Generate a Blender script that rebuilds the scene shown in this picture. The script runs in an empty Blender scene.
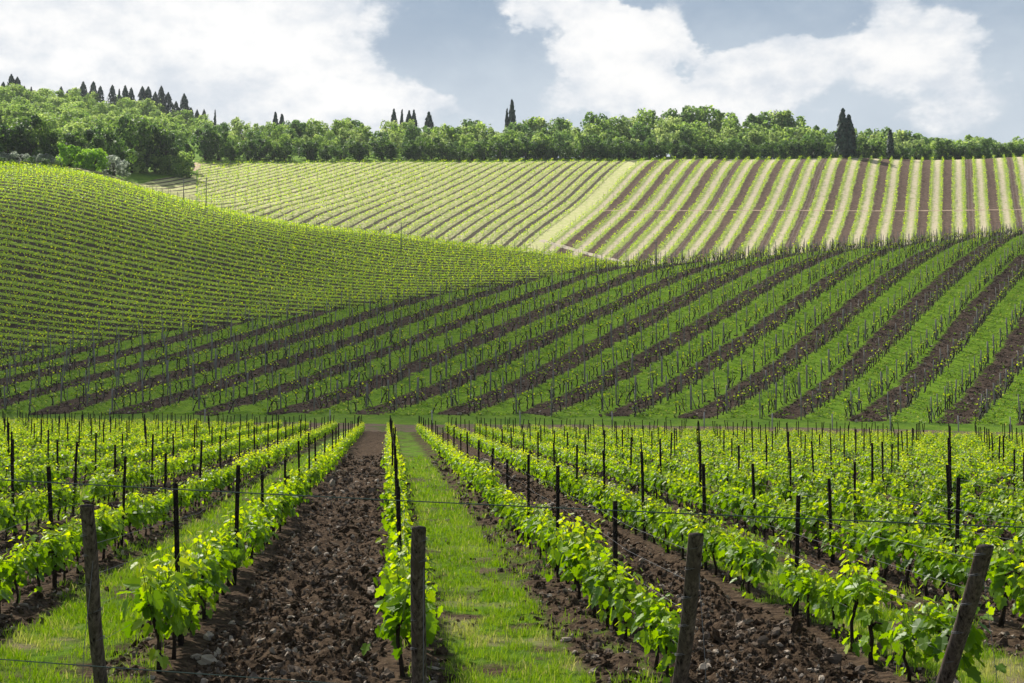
import bpy, math, random
import numpy as np
from mathutils import Vector

random.seed(11)
rng = np.random.default_rng(11)
SC = bpy.context.scene
COL = SC.collection
R = math.radians

# ------------------------------------------------------------------ camera, world, sun, exposure
CAM_H = 2.7
YAW, PITCH, FPX = R(4.98), R(2.42), 1422.2
cam_d = bpy.data.cameras.new('camera')
cam_d.lens = 50.0
cam_d.sensor_width = 36.0
cam_d.clip_start = 0.1
cam_d.clip_end = 9000
cam = bpy.data.objects.new('camera', cam_d)
COL.objects.link(cam)
cam.location = (0, 0, CAM_H)
cam.rotation_euler = (R(90) + PITCH, 0, -YAW)
SC.camera = cam

SUN_EL, SUN_AZ = R(46), R(-30)          # azimuth clockwise from +Y: the sun stands behind the far hill, to its left
SUN_POWER, SKY_POWER, CLOUD_POWER = 5.0, 0.06, 0.595
SC.view_settings.view_transform = 'Standard'
SC.view_settings.look = 'None'
SC.view_settings.exposure = 0.90
SC.view_settings.gamma = 1.0
SC.view_settings.use_curve_mapping = False

sun_d = bpy.data.lights.new('sun', 'SUN')
sun_d.energy = SUN_POWER
sun_d.angle = R(1.2)
sun_d.color = (1.0, 0.95, 0.86)
sun = bpy.data.objects.new('sun', sun_d)
COL.objects.link(sun)
sdir = Vector((math.sin(SUN_AZ) * math.cos(SUN_EL), math.cos(SUN_AZ) * math.cos(SUN_EL), math.sin(SUN_EL)))
sun.rotation_euler = sdir.to_track_quat('Z', 'Y').to_euler()
sun.location = (0, 0, 60)


class NT:
    """small helper to write node trees as expressions"""
    def __init__(self, tree):
        self.t = tree
        self.n = tree.nodes
        self.l = tree.links

    def node(self, typ, **kw):
        n = self.n.new(typ)
        for k, v in kw.items():
            setattr(n, k, v)
        return n

    def put(self, sock, v):
        if isinstance(v, bpy.types.NodeSocket):
            self.l.new(v, sock)
        elif v is not None:
            if isinstance(v, (tuple, list)) and len(v) == 3 and sock.type == 'RGBA':
                v = (*v, 1.0)
            sock.default_value = v

    def m(self, op, a, b=None, c=None, clamp=False):
        n = self.node('ShaderNodeMath', operation=op, use_clamp=clamp)
        self.put(n.inputs[0], a)
        self.put(n.inputs[1], b)
        self.put(n.inputs[2], c)
        return n.outputs[0]

    def mix(self, f, a, b):
        n = self.node('ShaderNodeMix', data_type='RGBA')
        self.put(n.inputs['Factor'], f)
        self.put(n.inputs[6], a)
        self.put(n.inputs[7], b)
        return n.outputs[2]

    def smooth(self, v, lo, hi):
        n = self.node('ShaderNodeMapRange', interpolation_type='SMOOTHSTEP')
        self.put(n.inputs[0], v)
        self.put(n.inputs[1], lo)
        self.put(n.inputs[2], hi)
        return n.outputs[0]

    def noise(self, vec, scale, detail=3.0, rough=0.55, dist=0.0):
        n = self.node('ShaderNodeTexNoise')
        self.put(n.inputs['Vector'], vec)
        n.inputs['Scale'].default_value = scale
        n.inputs['Detail'].default_value = detail
        n.inputs['Roughness'].default_value = rough
        n.inputs['Distortion'].default_value = dist
        return n.outputs['Fac']

    def coords(self, which='Object'):
        return self.node('ShaderNodeTexCoord').outputs[which]

    def sep(self, v):
        n = self.node('ShaderNodeSeparateXYZ')
        self.put(n.inputs[0], v)
        return n.outputs

    def comb(self, x, y, z):
        n = self.node('ShaderNodeCombineXYZ')
        self.put(n.inputs[0], x); self.put(n.inputs[1], y); self.put(n.inputs[2], z)
        return n.outputs[0]


def px_dir(px, py):
    """direction (x, y, z), y = 1, of a point of the picture: used to measure bearings and heights off the photograph"""
    u, v = (px - 512) / FPX, (341.5 - py) / FPX
    F = np.array([math.sin(YAW) * math.cos(PITCH), math.cos(YAW) * math.cos(PITCH), math.sin(PITCH)])
    Rr = np.array([math.cos(YAW), -math.sin(YAW), 0.0])
    U = np.cross(Rr, F)
    d = F + u * Rr + v * U
    return d / d[1]


def at(px, py, D):
    d = px_dir(px, py)
    return np.array([d[0] * D, D, CAM_H + d[2] * D])


# ---- sky: Nishita sky with banks of cloud over it, all by direction
world = bpy.data.worlds.new('World')
SC.world = world
world.use_nodes = True
w = NT(world.node_tree)
w.n.clear()
sky = w.node('ShaderNodeTexSky', sky_type='NISHITA')
sky.sun_disc = False
sky.sun_elevation = SUN_EL
sky.sun_rotation = SUN_AZ
sky.air_density = 1.2
sky.dust_density = 2.0
g = w.coords('Generated')
gx, gy, gz = w.sep(g)
az = w.m('ARCTAN2', gx, gy)
el = w.m('ARCSINE', gz)
p2 = w.comb(az, w.m('MULTIPLY', el, 1.5), 0.37)
warp = w.m('MULTIPLY', w.m('SUBTRACT', w.noise(p2, 9.0, 7, 0.6), 0.5), 0.13)
warp2 = w.m('MULTIPLY', w.m('SUBTRACT', w.noise(w.comb(az, w.m('MULTIPLY', el, 1.5), 3.1), 9.0, 7, 0.6), 0.5), 0.11)
azw = w.m('ADD', az, warp)
elw = w.m('ADD', el, warp2)


def blob(px, py, rx, ry, rot=0.0, amp=1.0):
    d = px_dir(px, py)
    a0, e0 = math.atan2(d[0], d[1]), math.asin(d[2] / np.linalg.norm(d))
    da = w.m('SUBTRACT', azw, a0)
    de = w.m('SUBTRACT', elw, e0)
    c, s = math.cos(R(rot)), math.sin(R(rot))
    X = w.m('DIVIDE', w.m('ADD', w.m('MULTIPLY', da, c), w.m('MULTIPLY', de, s)), rx / FPX)
    Y = w.m('DIVIDE', w.m('SUBTRACT', w.m('MULTIPLY', de, c), w.m('MULTIPLY', da, s)), ry / FPX)
    q = w.m('ADD', w.m('MULTIPLY', X, X), w.m('MULTIPLY', Y, Y))
    return w.m('MULTIPLY', w.m('EXPONENT', w.m('MULTIPLY', q, -1.0)), amp)


def total(bs):
    s = bs[0]
    for b in bs[1:]:
        s = w.m('ADD', s, b)
    return s


white = total([blob(110, 50, 270, 100, 0, 1.15), blob(330, 75, 120, 48, -38, 0.9), blob(240, 15, 120, 40, 0, 0.5),
               blob(595, 45, 115, 34, -32, 1.1), blob(655, 40, 60, 50, 0, 0.65), blob(800, 62, 170, 40, 8, 1.05),
               blob(690, 100, 110, 25, 0, 0.5), blob(935, 60, 100, 50, -30, 0.8), blob(520, 5, 60, 18, -10, 0.5),
               blob(450, 118, 120, 10, 0, 0.35), blob(860, -60, 260, 50, 0, 0.3), blob(250, -190, 500, 90, 10, 0.7)])
grey = total([blob(60, 85, 90, 26, 0, 0.30), blob(235, 82, 75, 26, 0, 0.42), blob(718, 38, 36, 44, 0, 1.25), blob(440, 55, 90, 70, -35, 0.6),
              blob(850, 62, 34, 20, 0, 0.75), blob(600, 8, 38, 18, 0, 0.8), blob(800, 12, 70, 16, 0, 0.6), blob(1010, 25, 60, 60, 0, 0.7)])
fb = w.noise(w.comb(az, w.m('MULTIPLY', el, 1.6), 7.7), 14.0, 9, 0.62)
fine = w.noise(w.comb(az, w.m('MULTIPLY', el, 1.6), 1.3), 42.0, 8, 0.6)
# away from the measured part of the sky the cover is broken cloud of its own
broken = w.m('MULTIPLY', w.smooth(w.noise(g, 2.2, 8, 0.6), 0.50, 0.66), w.smooth(el, 0.25, 0.45))
cover_in = w.m('ADD', w.m('SUBTRACT', white, w.m('MULTIPLY', grey, 0.72)), w.m('MULTIPLY', w.m('SUBTRACT', fb, 0.5), 0.9))
cover = w.smooth(cover_in, 0.30, 0.64)
cover = w.m('MAXIMUM', cover, broken)
# grey cloud bases: a duller layer that covers most of the blue
base_col = w.mix(w.smooth(w.noise(p2, 7.0, 6, 0.6), 0.3, 0.75), (0.265, 0.355, 0.47), (0.46, 0.54, 0.63))
low = w.smooth(el, R(17), R(10.5))
base_col = w.mix(w.m('MULTIPLY', low, 0.5), base_col, (0.70, 0.75, 0.79))
puff = w.smooth(w.m('ADD', w.m('ADD', w.m('MULTIPLY', fine, 0.5), w.m('MULTIPLY', fb, 0.5)), w.m('MULTIPLY', w.m('SUBTRACT', white, w.m('MULTIPLY', grey, 0.8)), 0.14)), 0.44, 0.78)
lit_col = w.mix(puff, (0.62, 0.665, 0.725), (0.925, 0.915, 0.90))
cloud_col = w.mix(cover, base_col, lit_col)
sky_s = w.node('ShaderNodeVectorMath', operation='SCALE')
w.put(sky_s.inputs[0], sky.outputs[0]); sky_s.inputs['Scale'].default_value = SKY_POWER
cl_s = w.node('ShaderNodeVectorMath', operation='SCALE')
w.put(cl_s.inputs[0], cloud_col); cl_s.inputs['Scale'].default_value = CLOUD_POWER
veil = w.m('MAXIMUM', w.smooth(el, R(40), R(18)), w.m('MULTIPLY', broken, 0.55))
veil = w.m('MULTIPLY', veil, w.smooth(gz, -0.02, 0.02))
final = w.mix(w.m('MULTIPLY', veil, 0.96), sky_s.outputs[0], cl_s.outputs[0])
bg = w.node('ShaderNodeBackground')
w.put(bg.inputs[0], final)
bg.inputs[1].default_value = 1.0
wo = w.node('ShaderNodeOutputWorld')
w.l.new(bg.outputs[0], wo.inputs[0])


# ------------------------------------------------------------------ numpy helpers
def hash2(ix, iy, seed):
    h = (ix.astype(np.int64) * 374761393 + iy.astype(np.int64) * 668265263 + seed * 1442695041) & 0xFFFFFFFF
    h = ((h ^ (h >> 13)) * 1274126177) & 0xFFFFFFFF
    h = h ^ (h >> 16)
    return (h & 0xFFFFFF) / float(0xFFFFFF)


def vnoise(x, y, seed=0):
    ix, iy = np.floor(x), np.floor(y)
    fx, fy = x - ix, y - iy
    fx = fx * fx * fx * (fx * (fx * 6 - 15) + 10)
    fy = fy * fy * fy * (fy * (fy * 6 - 15) + 10)
    a = hash2(ix, iy, seed); b = hash2(ix + 1, iy, seed)
    c = hash2(ix, iy + 1, seed); d = hash2(ix + 1, iy + 1, seed)
    return (a * (1 - fx) + b * fx) * (1 - fy) + (c * (1 - fx) + d * fx) * fy


def fbm(x, y, octv=4, seed=0, gain=0.5):
    s = np.zeros_like(x, dtype=float); a = 1.0; n = 0.0
    for o in range(octv):
        c, q = math.cos(o * 1.1), math.sin(o * 1.1)
        s += a * vnoise((x * c - y * q) * 2 ** o, (x * q + y * c) * 2 ** o, seed + o * 17)
        n += a; a *= gain
    return s / n


def sstep(v, lo, hi):
    t = np.clip((v - lo) / (hi - lo), 0, 1)
    return t * t * (3 - 2 * t)


def mesh_np(name, V, F, mats, fmat=None, color=None, smooth=False):
    """mesh from arrays. F: list of (n, k) index arrays; fmat: list of material-index arrays (or ints) alongside F"""
    me = bpy.data.meshes.new(name)
    V = np.asarray(V, dtype=np.float32)
    me.vertices.add(len(V))
    me.vertices.foreach_set('co', V.ravel())
    idx = np.concatenate([f.ravel() for f in F]).astype(np.int32)
    cnt = np.concatenate([np.full(len(f), f.shape[1]) for f in F]).astype(np.int32)
    me.loops.add(len(idx))
    me.loops.foreach_set('vertex_index', idx)
    me.polygons.add(len(cnt))
    start = np.concatenate([[0], np.cumsum(cnt)[:-1]]).astype(np.int32)
    me.polygons.foreach_set('loop_start', start)
    me.polygons.foreach_set('loop_total', cnt)
    for m_ in mats:
        me.materials.append(m_)
    if fmat is not None:
        mi = np.concatenate([np.full(len(f), q) if np.isscalar(q) else q for f, q in zip(F, fmat)]).astype(np.int32)
        me.polygons.foreach_set('material_index', mi)
    me.polygons.foreach_set('use_smooth', np.full(len(cnt), bool(smooth)))
    me.update(calc_edges=True)
    if color is not None:
        ca = me.color_attributes.new('tint', 'FLOAT_COLOR', 'POINT')
        c4 = np.ones((len(V), 4), dtype=np.float32)
        c4[:, :color.shape[1]] = color
        ca.data.foreach_set('color', c4.ravel())
    me.validate(verbose=False)
    return me


class Geo:
    """collects vertex / face arrays for one mesh"""
    def __init__(self):
        self.V, self.F, self.M, self.C, self.n = [], [], [], [], 0

    def add(self, V, F, mat=0, col=None):
        V = np.asarray(V, dtype=float)
        self.V.append(V)
        for f in (F if isinstance(F, list) else [F]):
            self.F.append(np.asarray(f) + self.n)
            self.M.append(mat)
        c = np.ones((len(V), 3)) * 0.5 if col is None else np.broadcast_to(np.asarray(col, dtype=float), (len(V), 3))
        self.C.append(c)
        self.n += len(V)

    def mesh(self, name, mats, smooth=False):
        return mesh_np(name, np.concatenate(self.V), self.F, mats, self.M, np.concatenate(self.C), smooth)


def tube(geo, pts, rad, k=7, mat=0, col=None, cap=True):
    pts = np.asarray(pts, dtype=float)
    n = len(pts)
    rad = np.broadcast_to(np.asarray(rad, dtype=float), (n,))
    t = np.gradient(pts, axis=0)
    t /= np.linalg.norm(t, axis=1)[:, None] + 1e-9
    up = np.where(np.abs(t[:, 2:3]) > 0.9, np.array([[1.0, 0, 0]]), np.array([[0, 0, 1.0]]))
    a = np.cross(t, up); a /= np.linalg.norm(a, axis=1)[:, None] + 1e-9
    b = np.cross(t, a)
    th = np.arange(k) * 2 * math.pi / k
    V = pts[:, None, :] + rad[:, None, None] * (np.cos(th)[None, :, None] * a[:, None, :] + np.sin(th)[None, :, None] * b[:, None, :])
    V = V.reshape(-1, 3)
    i = np.arange(n - 1)[:, None] * k
    j = np.arange(k)[None, :]
    j2 = (j + 1) % k
    Q = np.stack([i + j, i + j2, i + k + j2, i + k + j], -1).reshape(-1, 4)
    Fs = [Q]
    if cap:
        Fs.append(np.arange(k)[None, ::-1] + (n - 1) * k * 0)
        Fs.append(np.arange(k)[None, :] + (n - 1) * k)
    geo.add(V, Fs, mat, col)


def scatter(geo, tv, tf, pos, scale, rotm, mat=0, col=None):
    """many copies of a small template in one go. tv (m,3), tf (f,k); pos (n,3); scale (n,) or (n,3); rotm (n,3,3); col (n,3)"""
    n, m_ = len(pos), len(tv)
    sc = np.asarray(scale, dtype=float)
    sc = sc[:, None] if sc.ndim == 1 else sc
    V = tv[None, :, :] * sc[:, None, :] if sc.shape[1] == 3 else tv[None] * sc[:, None, :]
    V = np.einsum('nij,nmj->nmi', rotm, V) + pos[:, None, :]
    F = (tf[None] + (np.arange(n) * m_)[:, None, None]).reshape(-1, tf.shape[1])
    c = None if col is None else np.repeat(col, m_, axis=0)
    geo.add(V.reshape(-1, 3), F, mat, c)


def rot_from(zaxis, spin):
    """rotation matrices whose local z is zaxis (n,3), spun by spin"""
    z = zaxis / (np.linalg.norm(zaxis, axis=1)[:, None] + 1e-9)
    up = np.where(np.abs(z[:, 2:3]) > 0.95, np.array([[1.0, 0, 0]]), np.array([[0, 0, 1.0]]))
    x = np.cross(up, z); x /= np.linalg.norm(x, axis=1)[:, None] + 1e-9
    y = np.cross(z, x)
    c, s = np.cos(spin)[:, None], np.sin(spin)[:, None]
    return np.stack([x * c + y * s, -x * s + y * c, z], axis=-1)


def rot_leaf(normal, tip):
    """local z = normal, local y = tip direction projected on the leaf plane"""
    z = normal / (np.linalg.norm(normal, axis=1)[:, None] + 1e-9)
    y = tip - (tip * z).sum(1)[:, None] * z
    y /= np.linalg.norm(y, axis=1)[:, None] + 1e-9
    x = np.cross(y, z)
    return np.stack([x, y, z], axis=-1)


def link(name, me, parent=None):
    o = bpy.data.objects.new(name, me)
    COL.objects.link(o)
    if parent is not None:
        o.parent = parent
    return o


def tag(o, label, cat, group=None):
    o['label'] = label
    o['category'] = cat
    if group:
        o['group'] = group
    return o


def empty(name, loc, rz=0.0, sc=1.0):
    o = bpy.data.objects.new(name, None)
    o.empty_display_size = 0.2
    o.location = loc
    o.rotation_euler = (0, 0, rz)
    o.scale = (sc, sc, sc)
    COL.objects.link(o)
    return o


def struct(o, kind='structure'):
    o['kind'] = kind
    return o


ORD = ('first second third fourth fifth sixth seventh eighth ninth tenth eleventh twelfth thirteenth fourteenth fifteenth sixteenth '
       'seventeenth eighteenth nineteenth twentieth').split()
TENS = {2: 'twenty', 3: 'thirty', 4: 'forty', 5: 'fifty', 6: 'sixty', 7: 'seventy', 8: 'eighty', 9: 'ninety'}
TENTH = {3: 'thirtieth', 4: 'fortieth', 5: 'fiftieth', 6: 'sixtieth', 7: 'seventieth', 8: 'eightieth', 9: 'ninetieth'}


def ordn(i):
    """1 -> first"""
    if i <= 20:
        return ORD[i - 1]
    t, u = divmod(i, 10)
    return TENTH[t] if u == 0 else TENS[t] + '-' + ORD[u - 1]


# ------------------------------------------------------------------ the lie of the land
def front_y(x):
    return 13.2 - 0.31 * x


def end_y(x):
    return 124.0 - 0.31 * x


CP = []                                            # (x, y, z) heights read off the photograph at judged distances
for px, py, D in [
    # foot of the middle hill, just beyond the track
    (-120, 410, 146), (0, 413, 143), (200, 417, 138), (400, 420, 134), (600, 422, 130), (800, 425, 126), (1024, 430, 121), (1150, 432, 119),
    # middle hill
    (0, 385, 156), (200, 378, 157), (400, 365, 160), (600, 350, 163), (800, 333, 168), (1024, 312, 175),
    # its brow
    (-100, 366, 172), (0, 355, 177), (150, 337, 183), (300, 319, 190), (450, 298, 200), (560, 283, 208), (650, 270, 216), (800, 254, 230), (920, 244, 242), (1024, 234, 250),
    (1150, 222, 258),
    # left hill
    (-100, 320, 198), (0, 320, 196), (0, 300, 206), (0, 250, 232), (0, 210, 256), (0, 183, 282), (0, 171, 305), (-120, 168, 310), (0, 166, 335),
    (200, 300, 206), (200, 258, 234), (200, 222, 264), (200, 206, 290), (100, 250, 234), (100, 195, 276), (100, 179, 300), (100, 172, 335), (130, 174, 395), (165, 175, 400), (185, 174, 408), (160, 190, 370), (60, 168, 345),
    (400, 280, 222), (400, 257, 246), (400, 239, 280), (540, 270, 224), (540, 254, 258), (610, 266, 238),
    # far hill
    (200, 197, 366), (200, 178, 400), (200, 164, 436), (300, 210, 352), (300, 190, 385), (300, 163, 442), (400, 225, 352), (400, 195, 385), (400, 162, 445),
    (560, 243, 348), (560, 200, 395), (560, 161, 447), (640, 262, 334), (700, 252, 345), (700, 200, 398), (700, 159, 448), (850, 243, 352), (850, 200, 398), (850, 158, 447),
    (1024, 228, 366), (1024, 195, 400), (1024, 157, 445), (1150, 156, 443), (1150, 200, 392),
]:
    CP.append(tuple(at(px, py, D)))
for px, D, z in [  # dips that the brows hide, and the ground under the woods
    (700, 290, 27), (850, 300, 28), (1024, 310, 33), (640, 280, 24), (500, 310, 30), (400, 315, 33), (300, 320, 38), (200, 325, 44),
    (0, 470, 92), (0, 560, 114), (30, 640, 134), (150, 640, 130), (250, 640, 116), (100, 480, 90), (200, 520, 96), (330, 600, 102), (300, 500, 92),
    (450, 480, 86), (450, 530, 93), (600, 480, 86), (600, 530, 95), (750, 480, 86), (750, 530, 96), (900, 480, 85), (900, 530, 92), (1024, 480, 84), (1024, 530, 90),
    (500, 640, 100), (700, 640, 100), (900, 640, 96), (1100, 640, 94), (0, 780, 138), (300, 780, 122), (700, 780, 104), (1100, 780, 98), (-150, 640, 136), (-150, 480, 92),
    (1200, 530, 90), (-200, 780, 140), (-200, 300, 46), (-250, 200, 8), (1300, 300, 44), (1300, 200, 20),
]:
    d = px_dir(px, 400)
    CP.append((d[0] * D, D, z))
for x in (-140, -90, -50, -20, 0, 20, 50, 90, 140):
    for y in (-20, 40, 90, end_y(x) - 2):
        CP.append((x, y, -0.012 * max(-60, min(60, x))))
CP = np.array(CP)


def tps_k(d2):
    return 0.5 * d2 * np.log(d2 + 1e-9)


SCL = 100.0
P_ = CP[:, :2] / SCL
n_ = len(P_)
A_ = np.zeros((n_ + 3, n_ + 3))
A_[:n_, :n_] = tps_k(((P_[:, None] - P_[None]) ** 2).sum(-1)) + np.eye(n_) * 2e-4
A_[:n_, n_:] = np.c_[np.ones(n_), P_]
A_[n_:, :n_] = A_[:n_, n_:].T
W_ = np.linalg.solve(A_, np.r_[CP[:, 2], 0, 0, 0])


def hz(x, y):
    x = np.asarray(x, dtype=float); y = np.asarray(y, dtype=float)
    shp = np.broadcast(x, y).shape
    x = np.broadcast_to(x, shp).ravel(); y = np.broadcast_to(y, shp).ravel()
    xc = np.clip(x, -300, 420); yc = np.clip(y, -30, 800)
    out = np.empty(len(x))
    for s in range(0, len(x), 40000):
        q = np.c_[xc[s:s + 40000], yc[s:s + 40000]] / SCL
        out[s:s + 40000] = tps_k(((q[:, None] - P_[None]) ** 2).sum(-1)) @ W_[:n_] + W_[n_] + q @ W_[n_ + 1:]
    far = np.clip(np.hypot(x - xc, y - yc) / 900.0, 0, 1)
    out = out * (1 - far) + 70 * far * sstep(y, 100, 900)
    fz = -0.012 * np.clip(x, -60, 60)
    k = sstep(y - end_y(np.clip(x, -140, 140)), 0.5, 13)
    return (fz * (1 - k) + out * k).reshape(shp)


def hz1(x, y):
    return float(hz(np.array([x]), np.array([y]))[0])


# ------------------------------------------------------------------ materials
def mat(name):
    m_ = bpy.data.materials.new(name)
    m_.use_nodes = True
    t = NT(m_.node_tree)
    bs = t.n['Principled BSDF']
    bs.inputs['Roughness'].default_value = 0.85
    bs.inputs['Specular IOR Level'].default_value = 0.02
    return m_, t, bs


def bump(t, bs, h, strength, dist):
    b = t.node('ShaderNodeBump')
    b.inputs['Strength'].default_value = strength
    b.inputs['Distance'].default_value = dist
    t.put(b.inputs['Height'], h)
    t.l.new(b.outputs[0], bs.inputs['Normal'])


def leaf_mat(name, dark, mid, young, trans=0.45, rough=0.5, spec=0.3):
    """leaf: reflected colour from the per-leaf tint, plus light let through"""
    m_, t, bs = mat(name)
    at_ = t.node('ShaderNodeAttribute', attribute_name='tint')
    f = t.sep(at_.outputs['Color'])[0]
    oi = t.node('ShaderNodeObjectInfo').outputs['Random']
    f = t.m('ADD', f, t.m('MULTIPLY', t.m('SUBTRACT', oi, 0.5), 0.16), clamp=True)
    n = t.node('ShaderNodeValToRGB')
    n.color_ramp.elements[0].color = (*dark, 1); n.color_ramp.elements[0].position = 0.1
    n.color_ramp.elements[1].color = (*young, 1); n.color_ramp.elements[1].position = 0.95
    e = n.color_ramp.elements.new(0.5); e.color = (*mid, 1)
    t.put(n.inputs[0], f)
    t.put(bs.inputs['Base Color'], n.outputs[0])
    bs.inputs['Roughness'].default_value = rough
    bs.inputs['Specular IOR Level'].default_value = spec
    tr = t.node('ShaderNodeBsdfTranslucent')
    hs = t.node('ShaderNodeHueSaturation')
    hs.inputs['Hue'].default_value = 0.485
    hs.inputs['Saturation'].default_value = 1.12
    hs.inputs['Value'].default_value = 1.7
    t.put(hs.inputs['Color'], n.outputs[0])
    t.put(tr.inputs[0], hs.outputs[0])
    mx = t.node('ShaderNodeMixShader')
    mx.inputs[0].default_value = trans
    t.l.new(bs.outputs[0], mx.inputs[1]); t.l.new(tr.outputs[0], mx.inputs[2])
    t.l.new(mx.outputs[0], t.n['Material Output'].inputs[0])
    return m_


M_LEAF = leaf_mat('vine_leaf', (0.065, 0.15, 0.014), (0.21, 0.36, 0.022), (0.52, 0.58, 0.06), 0.52, 0.45, 0.35)
M_GRASS = leaf_mat('grass_blade', (0.06, 0.14, 0.010), (0.15, 0.27, 0.022), (0.38, 0.37, 0.13), 0.45, 0.6)
M_TREE = leaf_mat('tree_leaf', (0.075, 0.145, 0.035), (0.18, 0.285, 0.065), (0.32, 0.41, 0.13), 0.5, 0.6)
M_DARKTREE = leaf_mat('dark_tree_leaf', (0.022, 0.055, 0.016), (0.06, 0.125, 0.026), (0.13, 0.21, 0.045), 0.42, 0.6)
M_BRIGHT = leaf_mat('bright_shrub_leaf', (0.06, 0.15, 0.02), (0.13, 0.27, 0.035), (0.22, 0.37, 0.06), 0.5, 0.6)
M_OLIVE = leaf_mat('silvery_shrub_leaf', (0.10, 0.135, 0.09), (0.20, 0.24, 0.18), (0.32, 0.36, 0.29), 0.35, 0.6)
M_CYP = leaf_mat('cypress_needles', (0.014, 0.032, 0.024), (0.030, 0.058, 0.040), (0.05, 0.085, 0.05), 0.1, 0.7)

M_BARK, t, bs = mat('bark')
c = t.noise(t.coords(), 14, 5, 0.6)
t.put(bs.inputs['Base Color'], t.mix(c, (0.022, 0.016, 0.012), (0.085, 0.065, 0.048)))
bump(t, bs, c, 0.8, 0.02)

M_VINEBARK, t, bs = mat('vine_bark')
c = t.noise(t.coords(), 45, 5, 0.65)
t.put(bs.inputs['Base Color'], t.mix(c, (0.010, 0.008, 0.007), (0.055, 0.040, 0.030)))
bump(t, bs, c, 0.9, 0.008)

M_SHOOT, t, bs = mat('green_shoot')
t.put(bs.inputs['Base Color'], (0.16, 0.24, 0.04))

M_STAKE, t, bs = mat('dark_stake')
c = t.noise(t.coords(), 22, 5, 0.7)
t.put(bs.inputs['Base Color'], t.mix(t.smooth(c, 0.45, 0.7), (0.014, 0.012, 0.011), (0.052, 0.037, 0.027)))
bs.inputs['Roughness'].default_value = 0.7

M_WIRE, t, bs = mat('galvanised_wire')
t.put(bs.inputs['Base Color'], (0.16, 0.16, 0.165))
bs.inputs['Metallic'].default_value = 0.0
bs.inputs['Roughness'].default_value = 0.5
M_FWIRE, t, bs = mat('green_coated_wire')
t.put(bs.inputs['Base Color'], (0.06, 0.085, 0.075))
bs.inputs['Roughness'].default_value = 0.6


def wood(name, c0, c1, c2, zs=1.6):
    m_, t, bs = mat(name)
    x, y, z = t.sep(t.coords())
    gr = t.noise(t.comb(t.m('MULTIPLY', x, 34), t.m('MULTIPLY', y, 34), t.m('MULTIPLY', z, zs)), 1.0, 7, 0.68)
    bl = t.noise(t.coords(), 3.2, 5, 0.6)
    col = t.mix(t.smooth(gr, 0.32, 0.7), c0, c1)
    col = t.mix(t.smooth(bl, 0.48, 0.72), col, c2)
    crack = t.smooth(gr, 0.40, 0.34)
    col = t.mix(crack, col, tuple(q * 0.25 for q in c0))
    t.put(bs.inputs['Base Color'], col)
    bump(t, bs, gr, 1.0, 0.014)
    return m_


M_WOOD = wood('weathered_end_post_wood', (0.046, 0.036, 0.030), (0.19, 0.155, 0.125), (0.085, 0.066, 0.053))
M_ENDGRAIN = wood('sawn_post_top', (0.035, 0.028, 0.024), (0.10, 0.085, 0.072), (0.05, 0.04, 0.035), 20)
M_GREYWOOD = wood('grey_trellis_wood', (0.10, 0.092, 0.085), (0.32, 0.30, 0.275), (0.17, 0.16, 0.145))
M_CONC, t, bs = mat('pale_fence_post')
t.put(bs.inputs['Base Color'], t.mix(t.noise(t.coords(), 30, 4), (0.22, 0.22, 0.21), (0.40, 0.40, 0.38)))

SOIL_A, SOIL_B, SOIL_C = (0.028, 0.0195, 0.0135), (0.120, 0.083, 0.054), (0.30, 0.235, 0.17)


def soil_color(t, vec, k=1.0):
    n1 = t.noise(vec, 9.0 * k, 6, 0.68)
    n2 = t.noise(vec, 1.7 * k, 4, 0.6)
    n3 = t.noise(vec, 26.0 * k, 4, 0.7)
    c = t.mix(t.smooth(n1, 0.32, 0.68), SOIL_A, SOIL_B)
    c = t.mix(t.m('MULTIPLY', t.smooth(n3, 0.58, 0.74), t.smooth(n2, 0.35, 0.7)), c, SOIL_C)
    return c, n1


M_SOILMESH, t, bs = mat('turned_soil')
c, h = soil_color(t, t.coords())
at_ = t.node('ShaderNodeAttribute', attribute_name='tint')
tr_, tg_, tb_ = t.sep(at_.outputs['Color'])      # r: grass cover, g: dry straw cover
gn = t.noise(t.coords(), 3.2, 6, 0.7)
gc = t.mix(t.smooth(gn, 0.3, 0.7), (0.055, 0.115, 0.010), (0.13, 0.225, 0.020))
straw = t.mix(t.noise(t.coords(), 17, 5, 0.7), (0.16, 0.125, 0.07), (0.36, 0.29, 0.18))
c = t.mix(tr_, c, gc)
c = t.mix(tg_, c, straw)
t.put(bs.inputs['Base Color'], c)
bs.inputs['Roughness'].default_value = 0.95
bump(t, bs, t.m('ADD', h, t.m('MULTIPLY', t.noise(t.coords(), 40, 4, 0.7), 0.5)), 0.9, 0.05)

M_CLOD, t, bs = mat('soil_clod')
at_ = t.node('ShaderNodeAttribute', attribute_name='tint')
f = t.sep(at_.outputs['Color'])[0]
c, h = soil_color(t, t.coords(), 2.0)
c = t.mix(t.smooth(f, 0.45, 0.8), c, (0.17, 0.135, 0.105))
c = t.mix(t.smooth(f, 0.90, 0.93), c, (0.40, 0.335, 0.265))
t.put(bs.inputs['Base Color'], c)
bs.inputs['Roughness'].default_value = 0.95
bump(t, bs, t.noise(t.coords(), 60, 5, 0.7), 0.9, 0.02)


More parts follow.
